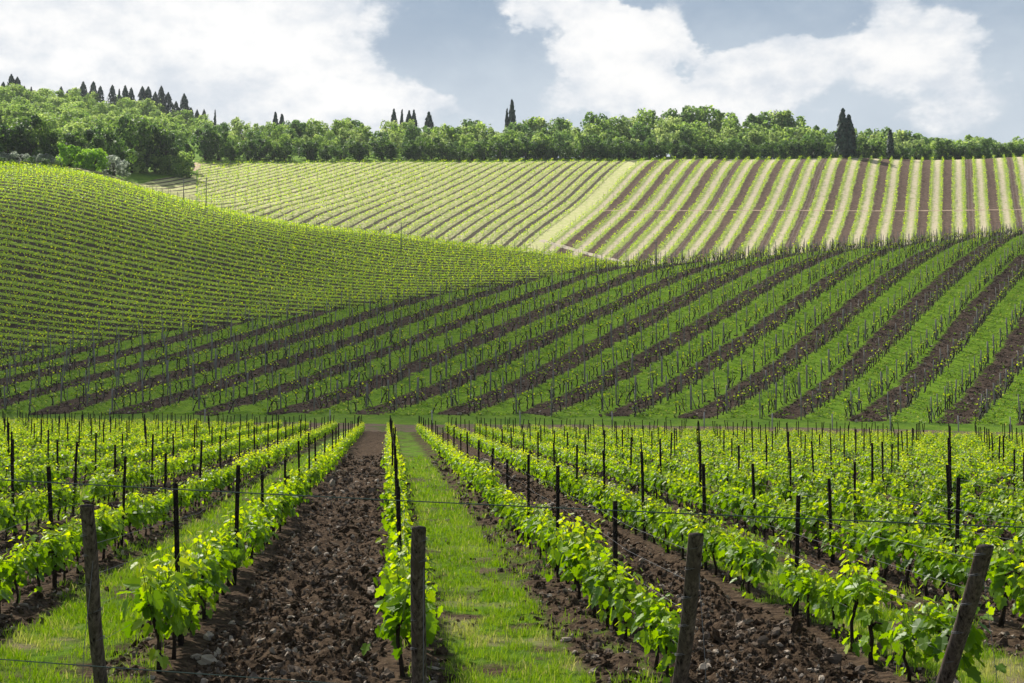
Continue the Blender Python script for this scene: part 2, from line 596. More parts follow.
def strip_mat(name, azdeg, S, spec, soil=SOIL_B, soil2=SOIL_A, grass=(0.05, 0.13, 0.012), grass2=(0.10, 0.20, 0.02), dry=None, edge=None, alternate=True, off=0.0,
              soil_w=0.42, wob=0.35, ruts=False, patch=None, bump_d=0.25):
    """vineyard ground: strips of turned soil and of grass along straight rows that run at azdeg over the hill"""
    m_, t, bs = mat(name)
    P = t.coords()
    x, y, z = t.sep(P)
    a = R(azdeg)
    tt = t.m('ADD', t.m('MULTIPLY', x, math.cos(a)), t.m('MULTIPLY', y, -math.sin(a)))
    ss = t.m('ADD', t.m('MULTIPLY', x, math.sin(a)), t.m('MULTIPLY', y, math.cos(a)))
    wn = t.m('MULTIPLY', t.m('SUBTRACT', t.noise(P, 0.55, 5, 0.65), 0.5), wob * 2)
    wn = t.m('ADD', wn, t.m('MULTIPLY', t.m('SUBTRACT', t.noise(P, 2.6, 4, 0.7), 0.5), wob * 1.3))
    tw = t.m('ADD', t.m('ADD', tt, off), wn)
    per = 2 * S if alternate else S
    ph = t.m('FRACT', t.m('DIVIDE', tw, per))
    d = t.m('ABSOLUTE', t.m('SUBTRACT', ph, 0.5))            # 0 at the middle of the soil strip, 0.5 in the grass
    n1 = t.noise(P, 1.1, 6, 0.72)
    n2 = t.noise(t.comb(t.m('MULTIPLY', tt, 2.2), t.m('MULTIPLY', ss, 0.35), z), 1.0, 5, 0.65)
    n3 = t.noise(P, 5.5, 5, 0.75)
    d2 = t.m('ADD', d, t.m('MULTIPLY', t.m('SUBTRACT', n3, 0.5), 0.22))
    d2 = t.m('ADD', d2, t.m('MULTIPLY', t.m('SUBTRACT', n1, 0.5), 0.16))
    wid = t.node('ShaderNodeTexWhiteNoise', noise_dimensions='1D')          # every strip has its own width
    t.put(wid.inputs['W'], t.m('FLOOR', t.m('DIVIDE', tw, per)))
    d2 = t.m('ADD', d2, t.m('MULTIPLY', t.m('SUBTRACT', wid.outputs[0], 0.5), 0.10))
    d2 = t.m('ADD', d2, t.m('MULTIPLY', t.m('SUBTRACT', t.noise(P, 0.10, 4, 0.6), 0.5), 0.22))
    so = t.smooth(d2, soil_w * 0.5 + 0.03, soil_w * 0.5 - 0.03)
    sc_ = t.mix(t.smooth(t.m('ADD', t.m('MULTIPLY', n1, 0.5), t.m('MULTIPLY', n3, 0.5)), 0.34, 0.66), soil2, soil)
    if ruts:
        r1 = t.smooth(t.m('ABSOLUTE', t.m('SUBTRACT', d, soil_w * 0.22)), 0.030, 0.008)
        strip_id = t.m('FLOOR', t.m('DIVIDE', tw, per))
        wn_ = t.node('ShaderNodeTexWhiteNoise', noise_dimensions='1D')
        t.put(wn_.inputs['W'], strip_id)
        r1 = t.m('MULTIPLY', r1, t.m('GREATER_THAN', wn_.outputs[0], 0.55))
        sc_ = t.mix(t.m('MULTIPLY', r1, 0.65), sc_, (0.20, 0.165, 0.14))
    gcol = t.mix(t.smooth(n1, 0.3, 0.7), grass, grass2)
    if dry is not None:
        core = t.smooth(d, 0.5 * (soil_w * 0.5 + 0.5) - 0.03, 0.44)
        if edge is None:
            core = t.smooth(n2, 0.38, 0.66)
        gcol = t.mix(t.m('MULTIPLY', core, t.smooth(t.m('ADD', n1, t.m('MULTIPLY', n2, 0.6)), 0.5, 0.86)), gcol, dry)
    else:
        gcol = t.mix(t.m('MULTIPLY', t.smooth(n2, 0.55, 0.72), 0.35), gcol, (0.13, 0.12, 0.05))
    weeds = t.m('MULTIPLY', t.smooth(n3, 0.62, 0.72), 0.55)
    sc_ = t.mix(weeds, sc_, gcol) if alternate else sc_
    col = t.mix(so, gcol, sc_)
    if patch is not None:
        col = t.mix(t.m('MULTIPLY', t.smooth(t.noise(P, 0.09, 5, 0.65), 0.50, 0.72), 0.6), col, patch)
    t.put(bs.inputs['Base Color'], col)
    bs.inputs['Roughness'].default_value = 0.95
    bump(t, bs, t.m('ADD', t.m('MULTIPLY', n3, 0.6), n1), 0.8, bump_d)
    return m_


AZ_B, S_B = 33.0, 3.65
AZ_C, S_C = 118.0, 2.6
AZ_D, S_D = 22.5, 3.15
M_B = strip_mat('middle_hill_ground', AZ_B, S_B, 0, grass=(0.085, 0.18, 0.010), grass2=(0.18, 0.29, 0.024), soil=(0.120, 0.085, 0.062), soil2=(0.018, 0.012, 0.009), soil_w=0.42, wob=0.95)
M_C = strip_mat('left_hill_ground', AZ_C, S_C, 0, alternate=False, grass=(0.14, 0.235, 0.018), grass2=(0.28, 0.37, 0.05), soil=(0.050, 0.038, 0.024), soil2=(0.014, 0.011, 0.008), soil_w=0.56, wob=0.3)
M_D2 = strip_mat('far_hill_ground', AZ_D, S_D, 0, grass=(0.20, 0.27, 0.06), grass2=(0.33, 0.36, 0.12), dry=(0.48, 0.41, 0.29), edge=True, soil=(0.165, 0.115, 0.085), soil2=(0.060, 0.041, 0.031),
                 soil_w=0.37, wob=0.6, ruts=True)
M_D1 = strip_mat('far_hill_green_ground', AZ_D, S_D, 0, alternate=False, grass=(0.21, 0.27, 0.06), grass2=(0.35, 0.38, 0.13), dry=(0.50, 0.45, 0.27), soil=(0.12, 0.10, 0.07), soil2=(0.055, 0.05, 0.035),
                 soil_w=0.30, wob=0.25)

M_GROUND, t, bs = mat('rough_grass_ground')
n1 = t.noise(t.coords(), 0.35, 7, 0.7)
n2 = t.noise(t.coords(), 2.3, 6, 0.75)
c = t.mix(t.smooth(n1, 0.35, 0.65), (0.07, 0.145, 0.012), (0.13, 0.215, 0.022))
c = t.mix(t.m('MULTIPLY', t.smooth(n2, 0.55, 0.7), 0.5), c, (0.13, 0.105, 0.05))
t.put(bs.inputs['Base Color'], c)
bump(t, bs, n2, 0.8, 0.2)

M_TRACK, t, bs = mat('dry_track')
n1 = t.noise(t.coords(), 0.5, 6, 0.7)
n2 = t.noise(t.coords(), 3.0, 6, 0.75)
c = t.mix(t.smooth(n1, 0.36, 0.52), (0.075, 0.13, 0.02), (0.15, 0.11, 0.078))
c = t.mix(t.m('MULTIPLY', t.smooth(n2, 0.5, 0.7), 0.7), c, (0.05, 0.04, 0.03))
t.put(bs.inputs['Base Color'], c)
bump(t, bs, n2, 0.8, 0.15)

M_ROAD, t, bs = mat('pale_dirt_road')
n1 = t.noise(t.coords(), 1.1, 6, 0.7)
t.put(bs.inputs['Base Color'], t.mix(n1, (0.30, 0.25, 0.18), (0.56, 0.49, 0.39)))
bump(t, bs, n1, 0.5, 0.1)

M_SAND, t, bs = mat('bare_earth_bank')
n1 = t.noise(t.coords(), 1.1, 6, 0.7)
t.put(bs.inputs['Base Color'], t.mix(n1, (0.30, 0.22, 0.15), (0.48, 0.37, 0.27)))

# ------------------------------------------------------------------ ground sheets
def axis(parts):
    return np.unique(np.concatenate([np.arange(a, b, s) for a, b, s in parts]))


gxs = axis([(-6000, -1000, 500), (-1000, -300, 60), (-300, 420, 3.5), (420, 1000, 60), (1000, 6001, 500)])
gys = axis([(-1500, -60, 120), (-60, 110, 6), (110, 480, 2.5), (480, 800, 6), (800, 1500, 60), (1500, 7001, 500)])
GX, GY = np.meshgrid(gxs, gys)
GZ = hz(GX, GY) - 0.06
infield = (GY < end_y(np.clip(GX, -60, 60)) - 4) & (GY > 0) & (np.abs(GX) < 80)
GZ = np.where(infield, GZ - 0.25, GZ)
nx, ny = len(gxs), len(gys)
ii = np.arange(ny - 1)[:, None] * nx + np.arange(nx - 1)[None]
Q = np.stack([ii, ii + 1, ii + nx + 1, ii + nx], -1).reshape(-1, 4)
struct(link('ground', mesh_np('ground', np.c_[GX.ravel(), GY.ravel(), GZ.ravel()], [Q], [M_GROUND], smooth=True)))


def resample(pl, n):
    pl = np.asarray(pl, dtype=float)
    d = np.r_[0, np.cumsum(np.hypot(*np.diff(pl, axis=0).T))]
    s = np.linspace(0, d[-1], n)
    return np.c_[np.interp(s, d, pl[:, 0]), np.interp(s, d, pl[:, 1])]


def sheet(name, lower, upper, nu, nv, m_, lift=0.05, rag=0.0):
    lo, hi = resample(lower, nu), resample(upper, nu)
    lo = lo + (fbm(lo * [0.35, 0.1] @ np.array([[1.0], [1.0]])[:, 0], lo[:, 0] * 0.0 + 4.2, 3, 3) - 0.5)[:, None] * np.array([0, rag])
    v = np.linspace(0, 1, nv)[:, None, None]
    P = (lo[None] * (1 - v) + hi[None] * v).reshape(-1, 2)
    Z = (hz(P[:, 0], P[:, 1]) + lift).reshape(nv, nu)
    Z[0] -= 0.3; Z[-1] -= 0.3; Z[:, 0] -= 0.3; Z[:, -1] -= 0.3      # the rim dips into the ground
    Z = Z.ravel()
    ii = np.arange(nv - 1)[:, None] * nu + np.arange(nu - 1)[None]
    Q = np.stack([ii, ii + 1, ii + nu + 1, ii + nu], -1).reshape(-1, 4)
    o = struct(link(name, mesh_np(name, np.c_[P, Z], [Q], [m_], smooth=True)))
    return np.r_[lo, hi[::-1]]


def plan(rows):
    return np.array([at(px, 400, D)[:2] for px, D in rows])


B_low = plan([(-160, 148.5), (0, 145), (200, 140.5), (400, 137), (600, 133), (800, 129), (1024, 124), (1200, 121)])
BC = plan([(-160, 170), (0, 178), (150, 185), (300, 193), (450, 205), (560, 216), (650, 232), (800, 255), (920, 268), (1024, 277), (1200, 285)])
C_low = BC[:7]
C_up = plan([(-160, 328), (0, 325), (100, 320), (200, 312), (300, 306), (400, 298), (540, 274), (650, 234)])
POLY_B = sheet('middle_hill_vineyard_ground', B_low, BC, 300, 170, M_B, 0.05, 3.0)
POLY_C = sheet('left_hill_vineyard_ground', C_low, C_up, 220, 170, M_C, 0.05)
adir = np.array([math.sin(R(AZ_D)), math.cos(R(AZ_D))])
anor = np.array([math.cos(R(AZ_D)), -math.sin(R(AZ_D))])
split = at(590, 200, 392)[:2]                        # the pale grass lane between the two parts of the far vineyard
lane = lambda D, off: split + adir * (D - split[1]) / adir[1] + anor * off
top_px = [(-120, 440), (200, 440), (300, 443), (400, 446), (500, 447), (600, 448)]
D1_low = np.r_[plan([(194, 326), (300, 330), (400, 328)]), lane(330, -1.5)[None]]
POLY_D0 = sheet('far_hill_corner_vineyard_ground', plan([(60, 329), (110, 327), (150, 326), (196, 326)]), plan([(60, 340), (110, 352), (150, 390), (196, 414)]), 60, 30, M_D1, 0.055)
D1_up = np.r_[plan([(194, 440), (300, 443), (400, 446), (500, 447)]), lane(448, -1.5)[None]]
POLY_D1 = sheet('far_hill_green_vineyard_ground', D1_low, D1_up, 160, 110, M_D1, 0.05)
D2_low = np.r_[lane(318, 1.5)[None], plan([(760, 318), (900, 322), (1150, 335)])]
D2_up = np.r_[lane(449, 1.5)[None], plan([(760, 449), (900, 448), (1150, 445)])]
POLY_D2 = sheet('far_hill_striped_vineyard_ground', D2_low, D2_up, 200, 120, M_D2, 0.05)
M_LANE, t, bs = mat('dry_grass_lane')
n1 = t.noise(t.coords(), 0.8, 6, 0.7)
t.put(bs.inputs['Base Color'], t.mix(t.smooth(n1, 0.3, 0.7), (0.34, 0.38, 0.13), (0.50, 0.46, 0.26)))
sheet('grass_lane', [lane(318, -2.7), lane(318, 2.7)], [lane(449, -2.7), lane(449, 2.7)], 8, 80, M_LANE, 0.045)


def ribbon(name, pts, width, m_, lift, n=120):
    p = resample(pts, n)
    t_ = np.gradient(p, axis=0); t_ /= np.linalg.norm(t_, axis=1)[:, None]
    nn = np.c_[t_[:, 1], -t_[:, 0]]
    k = 5
    off = np.linspace(-0.5, 0.5, k)
    wv = width * (1 + 0.25 * (fbm(p[:, 0] * 0.3, p[:, 1] * 0.3, 2, 5) - 0.5))
    P = (p[:, None] + nn[:, None] * (off[None, :, None] * wv[:, None, None])).reshape(-1, 2)
    Z = (hz(P[:, 0], P[:, 1]) + lift).reshape(n, k)
    Z[:, 0] -= 0.2; Z[:, -1] -= 0.2
    Z = Z.ravel()
    ii = np.arange(n - 1)[:, None] * k + np.arange(k - 1)[None]
    Q = np.stack([ii, ii + 1, ii + k + 1, ii + k], -1).reshape(-1, 4)
    return struct(link(name, mesh_np(name, np.c_[P, Z], [Q], [m_], smooth=True)))


def ground_at(px, py, d0=295.0, d1=470.0):
    D = np.arange(d0, d1, 0.5)
    d = px_dir(px, py)
    below = CAM_H + d[2] * D < hz(d[0] * D, D)
    D = D[below][0] if below.any() else d1
    return d[:2] * D


ribbon('dirt_road', np.array([ground_at(q, r) for q, r in ((541, 241), (548, 243), (570, 249), (592, 255), (612, 260), (628, 264), (642, 267), (660, 270))]), 3.2, M_ROAD, 0.12)
ribbon('footpath', plan([(603, 385), (700, 387), (850, 387), (1000, 386), (1150, 384)]), 1.0, M_SAND, 0.10)
ribbon('earth_bank', plan([(183, 418), (190, 428), (197, 438)]), 6.5, M_SAND, 0.10, 20)
ribbon('field_track', plan([(-160, 142), (0, 139.4), (200, 134.4), (400, 130), (600, 126), (800, 122), (1024, 117), (1200, 114)]), 7.5, M_TRACK, 0.05, 200)

# ---- the near field: one fine sheet with turned soil, berms and grass strips
ROW_S, ROW_0 = 2.4, 0.2
ys = 5.0 * (138.0 / 5.0) ** (np.linspace(0, 1, 760))
us = np.linspace(-0.42, 0.62, 620)
U, Y = np.meshgrid(us, ys)
X = U * (Y + 3.0)


def strip_masks(X, Y):
    q = (X - ROW_0) / ROW_S + 0.06 * (fbm(X * 0.9, Y * 0.9, 3, 3) - 0.5) + 0.10 * (fbm(X * 3.1, Y * 3.1, 3, 31) - 0.5)
    j = np.floor(q); f = q - j
    is_soil = (np.mod(j, 2) == 1)
    edge = sstep(f, 0.13, 0.25) * (1 - sstep(f, 0.64, 0.78))
    pat = sstep(fbm(X * 1.1, Y * 1.1, 4, 9), 0.27, 0.46)
    grass = np.where(is_soil, 0, edge * pat)
    weeds = np.where(is_soil, 0, 0.55 * sstep(fbm(X * 1.7, Y * 1.7, 4, 21), 0.50, 0.64))
    soil = np.where(is_soil, sstep(f, 0.06, 0.2) * (1 - sstep(f, 0.84, 0.95)), 0.35 * (1 - edge))
    head = sstep(Y - front_y(X), -0.2, -1.6)        # rough grass of the headland in front of the end posts
    grass = np.maximum(grass, np.where(is_soil, 0.0, head * 0.75 * pat))
    straw = np.where(is_soil, 0, edge) * sstep(fbm(X * 1.3 + 7, Y * 1.3, 4, 44), 0.55, 0.68) * 0.7 * (0.35 + 0.65 * sstep(24 - Y, 0, 12))
    return np.maximum(grass, weeds), soil, straw, f


grs, soi, stw, ff = strip_masks(X, Y)
clod = np.abs(fbm(X * 3.3, Y * 3.3, 4, 60) - 0.5) * 2.2 + 0.45 * fbm(X * 9, Y * 9, 3, 61)
furrow = fbm(X * 2.4, Y * 0.5, 2, 77)
Zs = hz(X, Y)
mound = 0.07 * np.exp(-((np.minimum(ff, 1 - ff) * ROW_S / 0.42) ** 2))
Zs = Zs + mound * 1.2 + soi * (0.17 * clod + 0.16 * furrow - 0.15) + (1 - soi) * 0.05 * (fbm(X * 4, Y * 4, 3, 12) - 0.5)
tint = np.c_[np.clip(grs, 0, 1).ravel(), np.clip(stw, 0, 1).ravel(), np.zeros(X.size)]
nu, nv = len(us), len(ys)
ii = np.arange(nv - 1)[:, None] * nu + np.arange(nu - 1)[None]
Q = np.stack([ii, ii + 1, ii + nu + 1, ii + nu], -1).reshape(-1, 4)
cx, cy = X.ravel()[Q].mean(1), Y.ravel()[Q].mean(1)
Q = Q[cy < end_y(cx) + 1.5 + 1.6 * (vnoise(cx * 0.8, cx * 0 + 3.3, 8) - 0.5)]
struct(link('field_soil', mesh_np('field_soil', np.c_[X.ravel(), Y.ravel(), Zs.ravel()], [Q], [M_SOILMESH], color=tint, smooth=True)))


def in_view(x, y, pad=0.02):
    """roughly inside the photographed wedge"""
    u = x / np.maximum(y, 0.1)
    return (u > -0.272 - pad) & (u < 0.462 + pad) & (y > 8)


# soil clods and stones
def ico():
    t_ = (1 + 5 ** .5) / 2
    v = np.array([(-1, t_, 0), (1, t_, 0), (-1, -t_, 0), (1, -t_, 0), (0, -1, t_), (0, 1, t_), (0, -1, -t_), (0, 1, -t_), (t_, 0, -1), (t_, 0, 1), (-t_, 0, -1), (-t_, 0, 1)], float)
    v /= np.linalg.norm(v[0])
    f = np.array([(0, 11, 5), (0, 5, 1), (0, 1, 7), (0, 7, 10), (0, 10, 11), (1, 5, 9), (5, 11, 4), (11, 10, 2), (10, 7, 6), (7, 1, 8), (3, 9, 4), (3, 4, 2), (3, 2, 6), (3, 6, 8), (3, 8, 9),
                  (4, 9, 5), (2, 4, 11), (6, 2, 10), (8, 6, 7), (9, 8, 1)])
    return v, f


def ico2():
    v, f = ico()
    V = list(map(tuple, v)); key = {}; F = []
    def mid(a, b):
        k = (min(a, b), max(a, b))
        if k not in key:
            m_ = (np.array(V[a]) + np.array(V[b])) / 2
            V.append(tuple(m_ / np.linalg.norm(m_))); key[k] = len(V) - 1
        return key[k]
    for a, b, c in f:
        ab, bc, ca = mid(a, b), mid(b, c), mid(c, a)
        F += [(a, ab, ca), (b, bc, ab), (c, ca, bc), (ab, bc, ca)]
    return np.array(V), np.array(F)


IV1, IF1 = ico()
IV2, IF2 = ico2()


def rand_rot(n):
    return rot_from(rng.normal(size=(n, 3)), rng.uniform(0, 6.28, n))


def near_z(x, y):
    q_, so_, st_, f_ = strip_masks(x, y)
    c_ = np.abs(fbm(x * 3.3, y * 3.3, 4, 60) - 0.5) * 2.2 + 0.45 * fbm(x * 9, y * 9, 3, 61)
    m_ = 0.07 * np.exp(-((np.minimum(f_, 1 - f_) * ROW_S / 0.42) ** 2))
    return hz(x, y) + m_ * 1.2 + so_ * (0.17 * c_ + 0.16 * fbm(x * 2.4, y * 0.5, 2, 77) - 0.15) + (1 - so_) * 0.05 * (fbm(x * 4, y * 4, 3, 12) - 0.5)


gc_ = Geo()
n = 150000
yy = 9 + 61 * rng.random(n) ** 1.25
xx = rng.uniform(-0.30, 0.49, n) * yy
gm, sm, stm, _f = strip_masks(xx, yy)
keep = rng.random(n) < np.clip(sm * 1.1, 0.03, 1) * np.where((sm < 0.2) & (yy < 17), 0.0, 1.0) * np.clip(26.0 / yy, 0.25, 1) ** 1.1
xx, yy = xx[keep], yy[keep]
zz = near_z(xx, yy)
size = 0.011 + 0.032 * rng.random(len(xx)) ** 2.4
size *= np.clip(yy / 24, 1, 2.2)
big = rng.random(len(xx)) < 0.05
size = np.where(big, size * 2.0, size)
tn = rng.random(len(xx))
tn = np.where(rng.random(len(xx)) < 0.10, 0.97, np.minimum(tn * 0.85, 0.85))
for lo, hi, tv, tf in ((0, 24, IV2, IF2), (24, 999, IV1, IF1)):
    s_ = (yy >= lo) & (yy < hi)
    idx = np.where(s_)[0]
    for v in range(8):
        sub = idx[v::8]
        tvv = tv * (1 + 0.32 * rng.normal(size=(len(tv), 1)).clip(-1.3, 1.3)) * np.array([1.15, 0.9, 0.72])
        sc3 = size[sub][:, None] * np.c_[rng.uniform(0.8, 1.5, len(sub)), rng.uniform(0.8, 1.2, len(sub)), rng.uniform(0.6, 1.0, len(sub))]
        scatter(gc_, tvv, tf, np.c_[xx[sub], yy[sub], zz[sub] + size[sub] * 0.25], sc3, rand_rot(len(sub)), 0, np.repeat(tn[sub][:, None], 3, 1))
struct(link('soil_clods', gc_.mesh('soil_clods', [M_CLOD])), 'stuff')

# grass blades of the grassed strips and of the headland
gg = Geo()


def blades(x, y, z, h, tintv, wid):
    n = len(x)
    a = rng.uniform(0, 6.28, n)
    lean = rng.uniform(0.1, 0.9, n) * h
    d = np.c_[np.cos(a), np.sin(a)]
    b = rng.uniform(0, 6.28, n)
    wv = np.c_[np.cos(b), np.sin(b)] * wid[:, None]
    base = np.c_[x, y]
    V = np.zeros((n, 5, 3))
    V[:, 0, :2] = base - wv; V[:, 0, 2] = z - 0.01
    V[:, 1, :2] = base + wv; V[:, 1, 2] = z - 0.01
    V[:, 2, :2] = base - wv * 0.7 + d * (lean * 0.35)[:, None]; V[:, 2, 2] = z + h * 0.6
    V[:, 3, :2] = base + wv * 0.7 + d * (lean * 0.35)[:, None]; V[:, 3, 2] = z + h * 0.6
    V[:, 4, :2] = base + d * lean[:, None]; V[:, 4, 2] = z + h
    o = (np.arange(n) * 5)[:, None]
    gg.add(V.reshape(-1, 3), [np.concatenate([o, o + 1, o + 3, o + 2], 1), np.concatenate([o + 2, o + 3, o + 4], 1)], 0, np.repeat(np.repeat(tintv[:, None], 3, 1), 5, axis=0))


n = 1100000
yy = 8 + 62 * rng.random(n) ** 1.3
xx = rng.uniform(-0.30, 0.49, n) * yy
gm, sm, stm, _f = strip_masks(xx, yy)
tuft = sstep(fbm(xx * 5, yy * 5, 3, 91), 0.36, 0.60)
keep = rng.random(n) < gm ** 1.3 * (0.12 + 0.88 * tuft) * np.clip(20.0 / yy, 0.3, 1) * (1 - 0.55 * stm)
xx, yy = xx[keep], yy[keep]
stm = stm[keep]; tuft = tuft[keep]
hgt = (0.035 + 0.085 * rng.random(len(xx)) ** 1.5) * (0.55 + 0.7 * tuft) * np.clip(yy / 24, 1, 1.5)
tv_ = np.clip(0.28 + 0.32 * fbm(xx * 0.8, yy * 0.8, 3, 5) + 0.25 * (rng.random(len(xx)) - 0.5) + 0.5 * stm, 0.02, 0.99)
tv_ = np.where(rng.random(len(xx)) < 0.05, 0.9, tv_)
blades(xx, yy, near_z(xx, yy), hgt, tv_, (0.0022 + 0.003 * rng.random(len(xx))) * np.clip(yy / 14, 1, 3.2))
struct(link('grass', gg.mesh('grass', [M_GRASS])), 'stuff')

# ------------------------------------------------------------------ near vines
# vine leaf, one unit long: five lobes, folded along the midrib
LV = np.array([(0, 0.0, 0), (0.20, -0.14, .05), (0.46, 0.02, .10), (0.40, 0.24, .07), (0.56, 0.50, .08), (0.30, 0.58, .05), (0.24, 0.84, .02), (0, 1.05, -.06),
               (-0.24, 0.84, .02), (-0.30, 0.58, .05), (-0.56, 0.50, .08), (-0.40, 0.24, .07), (-0.46, 0.02, .10), (-0.20, -0.14, .05), (0, 0.42, -0.02)], float)
LF = np.array([(14, i, (i + 1) % 14) for i in range(14)])
SV = np.array([(0, 0, 0), (0.48, 0.18, .09), (0.34, 0.72, .05), (0, 1.0, -.05), (-0.34, 0.72, .05), (-0.48, 0.18, .09)], float)
SF = np.array([(0, 1, 2, 3), (0, 3, 4, 5)])


def vine_geo(fol, wood_, dens=1.0, simple=False, rg=rng, span=0.42, weak=False):
    """one vine: a crooked trunk, two short arms, shoots full of leaves. The row runs along local y"""
    h0 = rg.uniform(0.50, 0.60) * (0.8 if weak else 1)
    bend = rg.normal(0, 0.035, (5, 2)); bend[0] = 0
    pts = np.c_[np.cumsum(bend, axis=0) * 0.7, np.array([-0.05, 0.16, 0.32, 0.46, h0 / 1.0])]
    tube(wood_, pts, np.array([0.030, 0.022, 0.020, 0.021, 0.024]) * rg.uniform(0.85, 1.15), 6)
    top = pts[-1]
    ends = []
    for s in (-1, 1):
        L = span * rg.uniform(0.7, 1.05) * (0.4 if weak else 1)
        arm = np.array([top, top + (rg.normal(0, .02), s * L * 0.5, 0.05 + rg.normal(0, .02)), top + (rg.normal(0, .03), s * L, 0.03 + rg.normal(0, .02))])
        tube(wood_, arm, [0.016, 0.012, 0.009], 5)
        ends.append(arm[-1])
    ns = max(2, int(round((4 if weak else 11) * dens)))
    P, N, T, S, C = [], [], [], [], []
    sh = Geo()
    for k in range(ns):
        f = rg.uniform(-1, 1)
        b = top + (ends[1] - top) * f if f > 0 else top + (ends[0] - top) * -f
        L = rg.uniform(0.24, 0.52)
        lean = np.array([np.clip(rg.normal(0, 0.32), -.6, .6), rg.normal(0, 0.30), 1.0]); lean /= np.linalg.norm(lean)
        droop = np.array([lean[0], lean[1], -0.5]) * 0.22
        nl = int(round(L / (0.075 if simple else 0.058)))
        ss = np.linspace(0.06, 1.0, nl)
        pos = b + lean * (ss * L)[:, None] + droop * (ss ** 2 * L)[:, None]
        if not simple:
            tube(sh, np.array([b, pos[nl // 2], pos[-1]]), [0.005, 0.004, 0.002], 4)
        for i in range(nl):
            side = (-1) ** i
            az_ = rg.uniform(-1.2, 1.2) + (0 if side > 0 else math.pi)
            out = np.array([math.cos(az_), math.sin(az_) * 0.8, rg.normal(-0.1, 0.3)])
            sz = (0.122 - 0.068 * ss[i]) * rg.uniform(0.75, 1.25)
            P.append(pos[i] + out * sz * rg.uniform(0.2, 0.7))
            nrm = np.array([out[0] * 0.55, out[1] * 0.55, 0.75]) + rg.normal(0, 0.42, 3)
            N.append(nrm); T.append(out + np.array([0, 0, -0.45 + rg.normal(0, .25)])); S.append(sz)
            C.append(np.clip(0.30 + 0.42 * ss[i] ** 1.6 + rg.normal(0, 0.10), 0.03, 0.98))
    nf = int((10 if weak else 34) * dens)
    for k in range(nf):       # older leaves hanging about the arms
        y_ = rg.uniform(-span, span) * (0.5 if weak else 1); x_ = rg.normal(0, 0.11)
        z_ = h0 + rg.uniform(-0.20, 0.16)
        out = np.array([np.sign(x_) * rg.uniform(0.3, 1), rg.normal(0, .6), rg.normal(-.3, .3)])
        P.append((top[0] + x_, top[1] + y_, z_)); N.append(np.array([out[0], out[1], 0.4]) + rg.normal(0, .35, 3)); T.append(out + np.array([0, 0, -0.8]))
        S.append(rg.uniform(0.08, 0.13)); C.append(np.clip(rg.normal(0.26, 0.10), 0.02, 0.8))
    if rg.random() < 0.5:     # suckers low on the trunk
        for k in range(int(rg.integers(3, 9))):
            a = rg.uniform(0, 6.28)
            P.append((0.07 * math.cos(a), 0.07 * math.sin(a), rg.uniform(0.08, 0.36))); N.append(np.array([math.cos(a), math.sin(a), .8]) + rg.normal(0, .3, 3))
            T.append(np.array([math.cos(a), math.sin(a), -.3])); S.append(rg.uniform(0.07, 0.12)); C.append(0.45 + rg.normal(0, .1))
    P, N, T, S, C = map(np.array, (P, N, T, S, C))
    rm = rot_leaf(N, T)
    C3 = np.repeat(C[:, None], 3, 1)
    if simple:
        scatter(fol, SV, SF, P, S * 1.1, rm, 0, C3)
    else:
        scatter(fol, LV, LF, P, S * 1.12, rm, 0, C3)
        if sh.n:
            fol.add(np.concatenate(sh.V), [], 1)
            fol.n -= len(np.concatenate(sh.V))
            base = fol.n
            for f_, m_ in zip(sh.F, sh.M):
                fol.F.append(f_ + base); fol.M.append(1)
            fol.n += len(np.concatenate(sh.V))


VINE_MESH = []
for v in range(18):
    r_ = np.random.default_rng(100 + v)
    f_, w_ = Geo(), Geo()
    vine_geo(f_, w_, r_.uniform(0.85, 1.25), False, r_, weak=(v >= 16))
    VINE_MESH.append((f_.mesh('vine_foliage', [M_LEAF, M_SHOOT]), w_.mesh('vine_trunk', [M_VINEBARK], True)))

ROWS = range(-14, 24)


def row_name(k):
    if k == 0:
        return 'row between ploughed and grass strips'
    if k == -1:
        return 'first row left of ploughed strip'
    if k == 1:
        return 'first row right of grass strip'
    if k < 0:
        return '%s row left of ploughed strip' % ordn(-k)
    return '%s row right of grass strip' % ordn(k)


vines, stakes = [], []
VP, SP = 0.82, 5.0
for k in ROWS:
    x0 = ROW_0 + k * ROW_S
    r_ = np.random.default_rng(500 + k)
    y0, y1 = min(front_y(x0), 12.9 - 0.14 * x0 + (0.5 if abs(k) > 2 else 0)) + 0.55, end_y(x0) - 1.0
    y = y0 + 0.25
    i = 0
    while y < y1:
        i += 1
        if r_.random() > 0.075:
            vines.append((y, k, i, x0 + r_.normal(0, 0.045), r_))
        y += VP * r_.uniform(0.9, 1.1)
    # the stakes stand on one lattice over the whole field, so they line up along slanting sight lines
    sy = {-1: 20.5, -2: 20.3, 0: 17.6}.get(k, x0 / 0.405 + 50.0)
    while sy - SP > y0 + 1.5:
        sy -= SP
    j = 0
    while sy < y1 + 0.5:
        j += 1
        stakes.append((sy, k, j, x0 + r_.normal(0, 0.03), r_))
        sy += SP

seen = [v for v in vines if in_view(np.array(v[3]), np.array(v[0]), 0.012)]
seen.sort(key=lambda v: v[0])
near_v = seen[:300]
near_set = {(v[1], v[2]) for v in near_v}
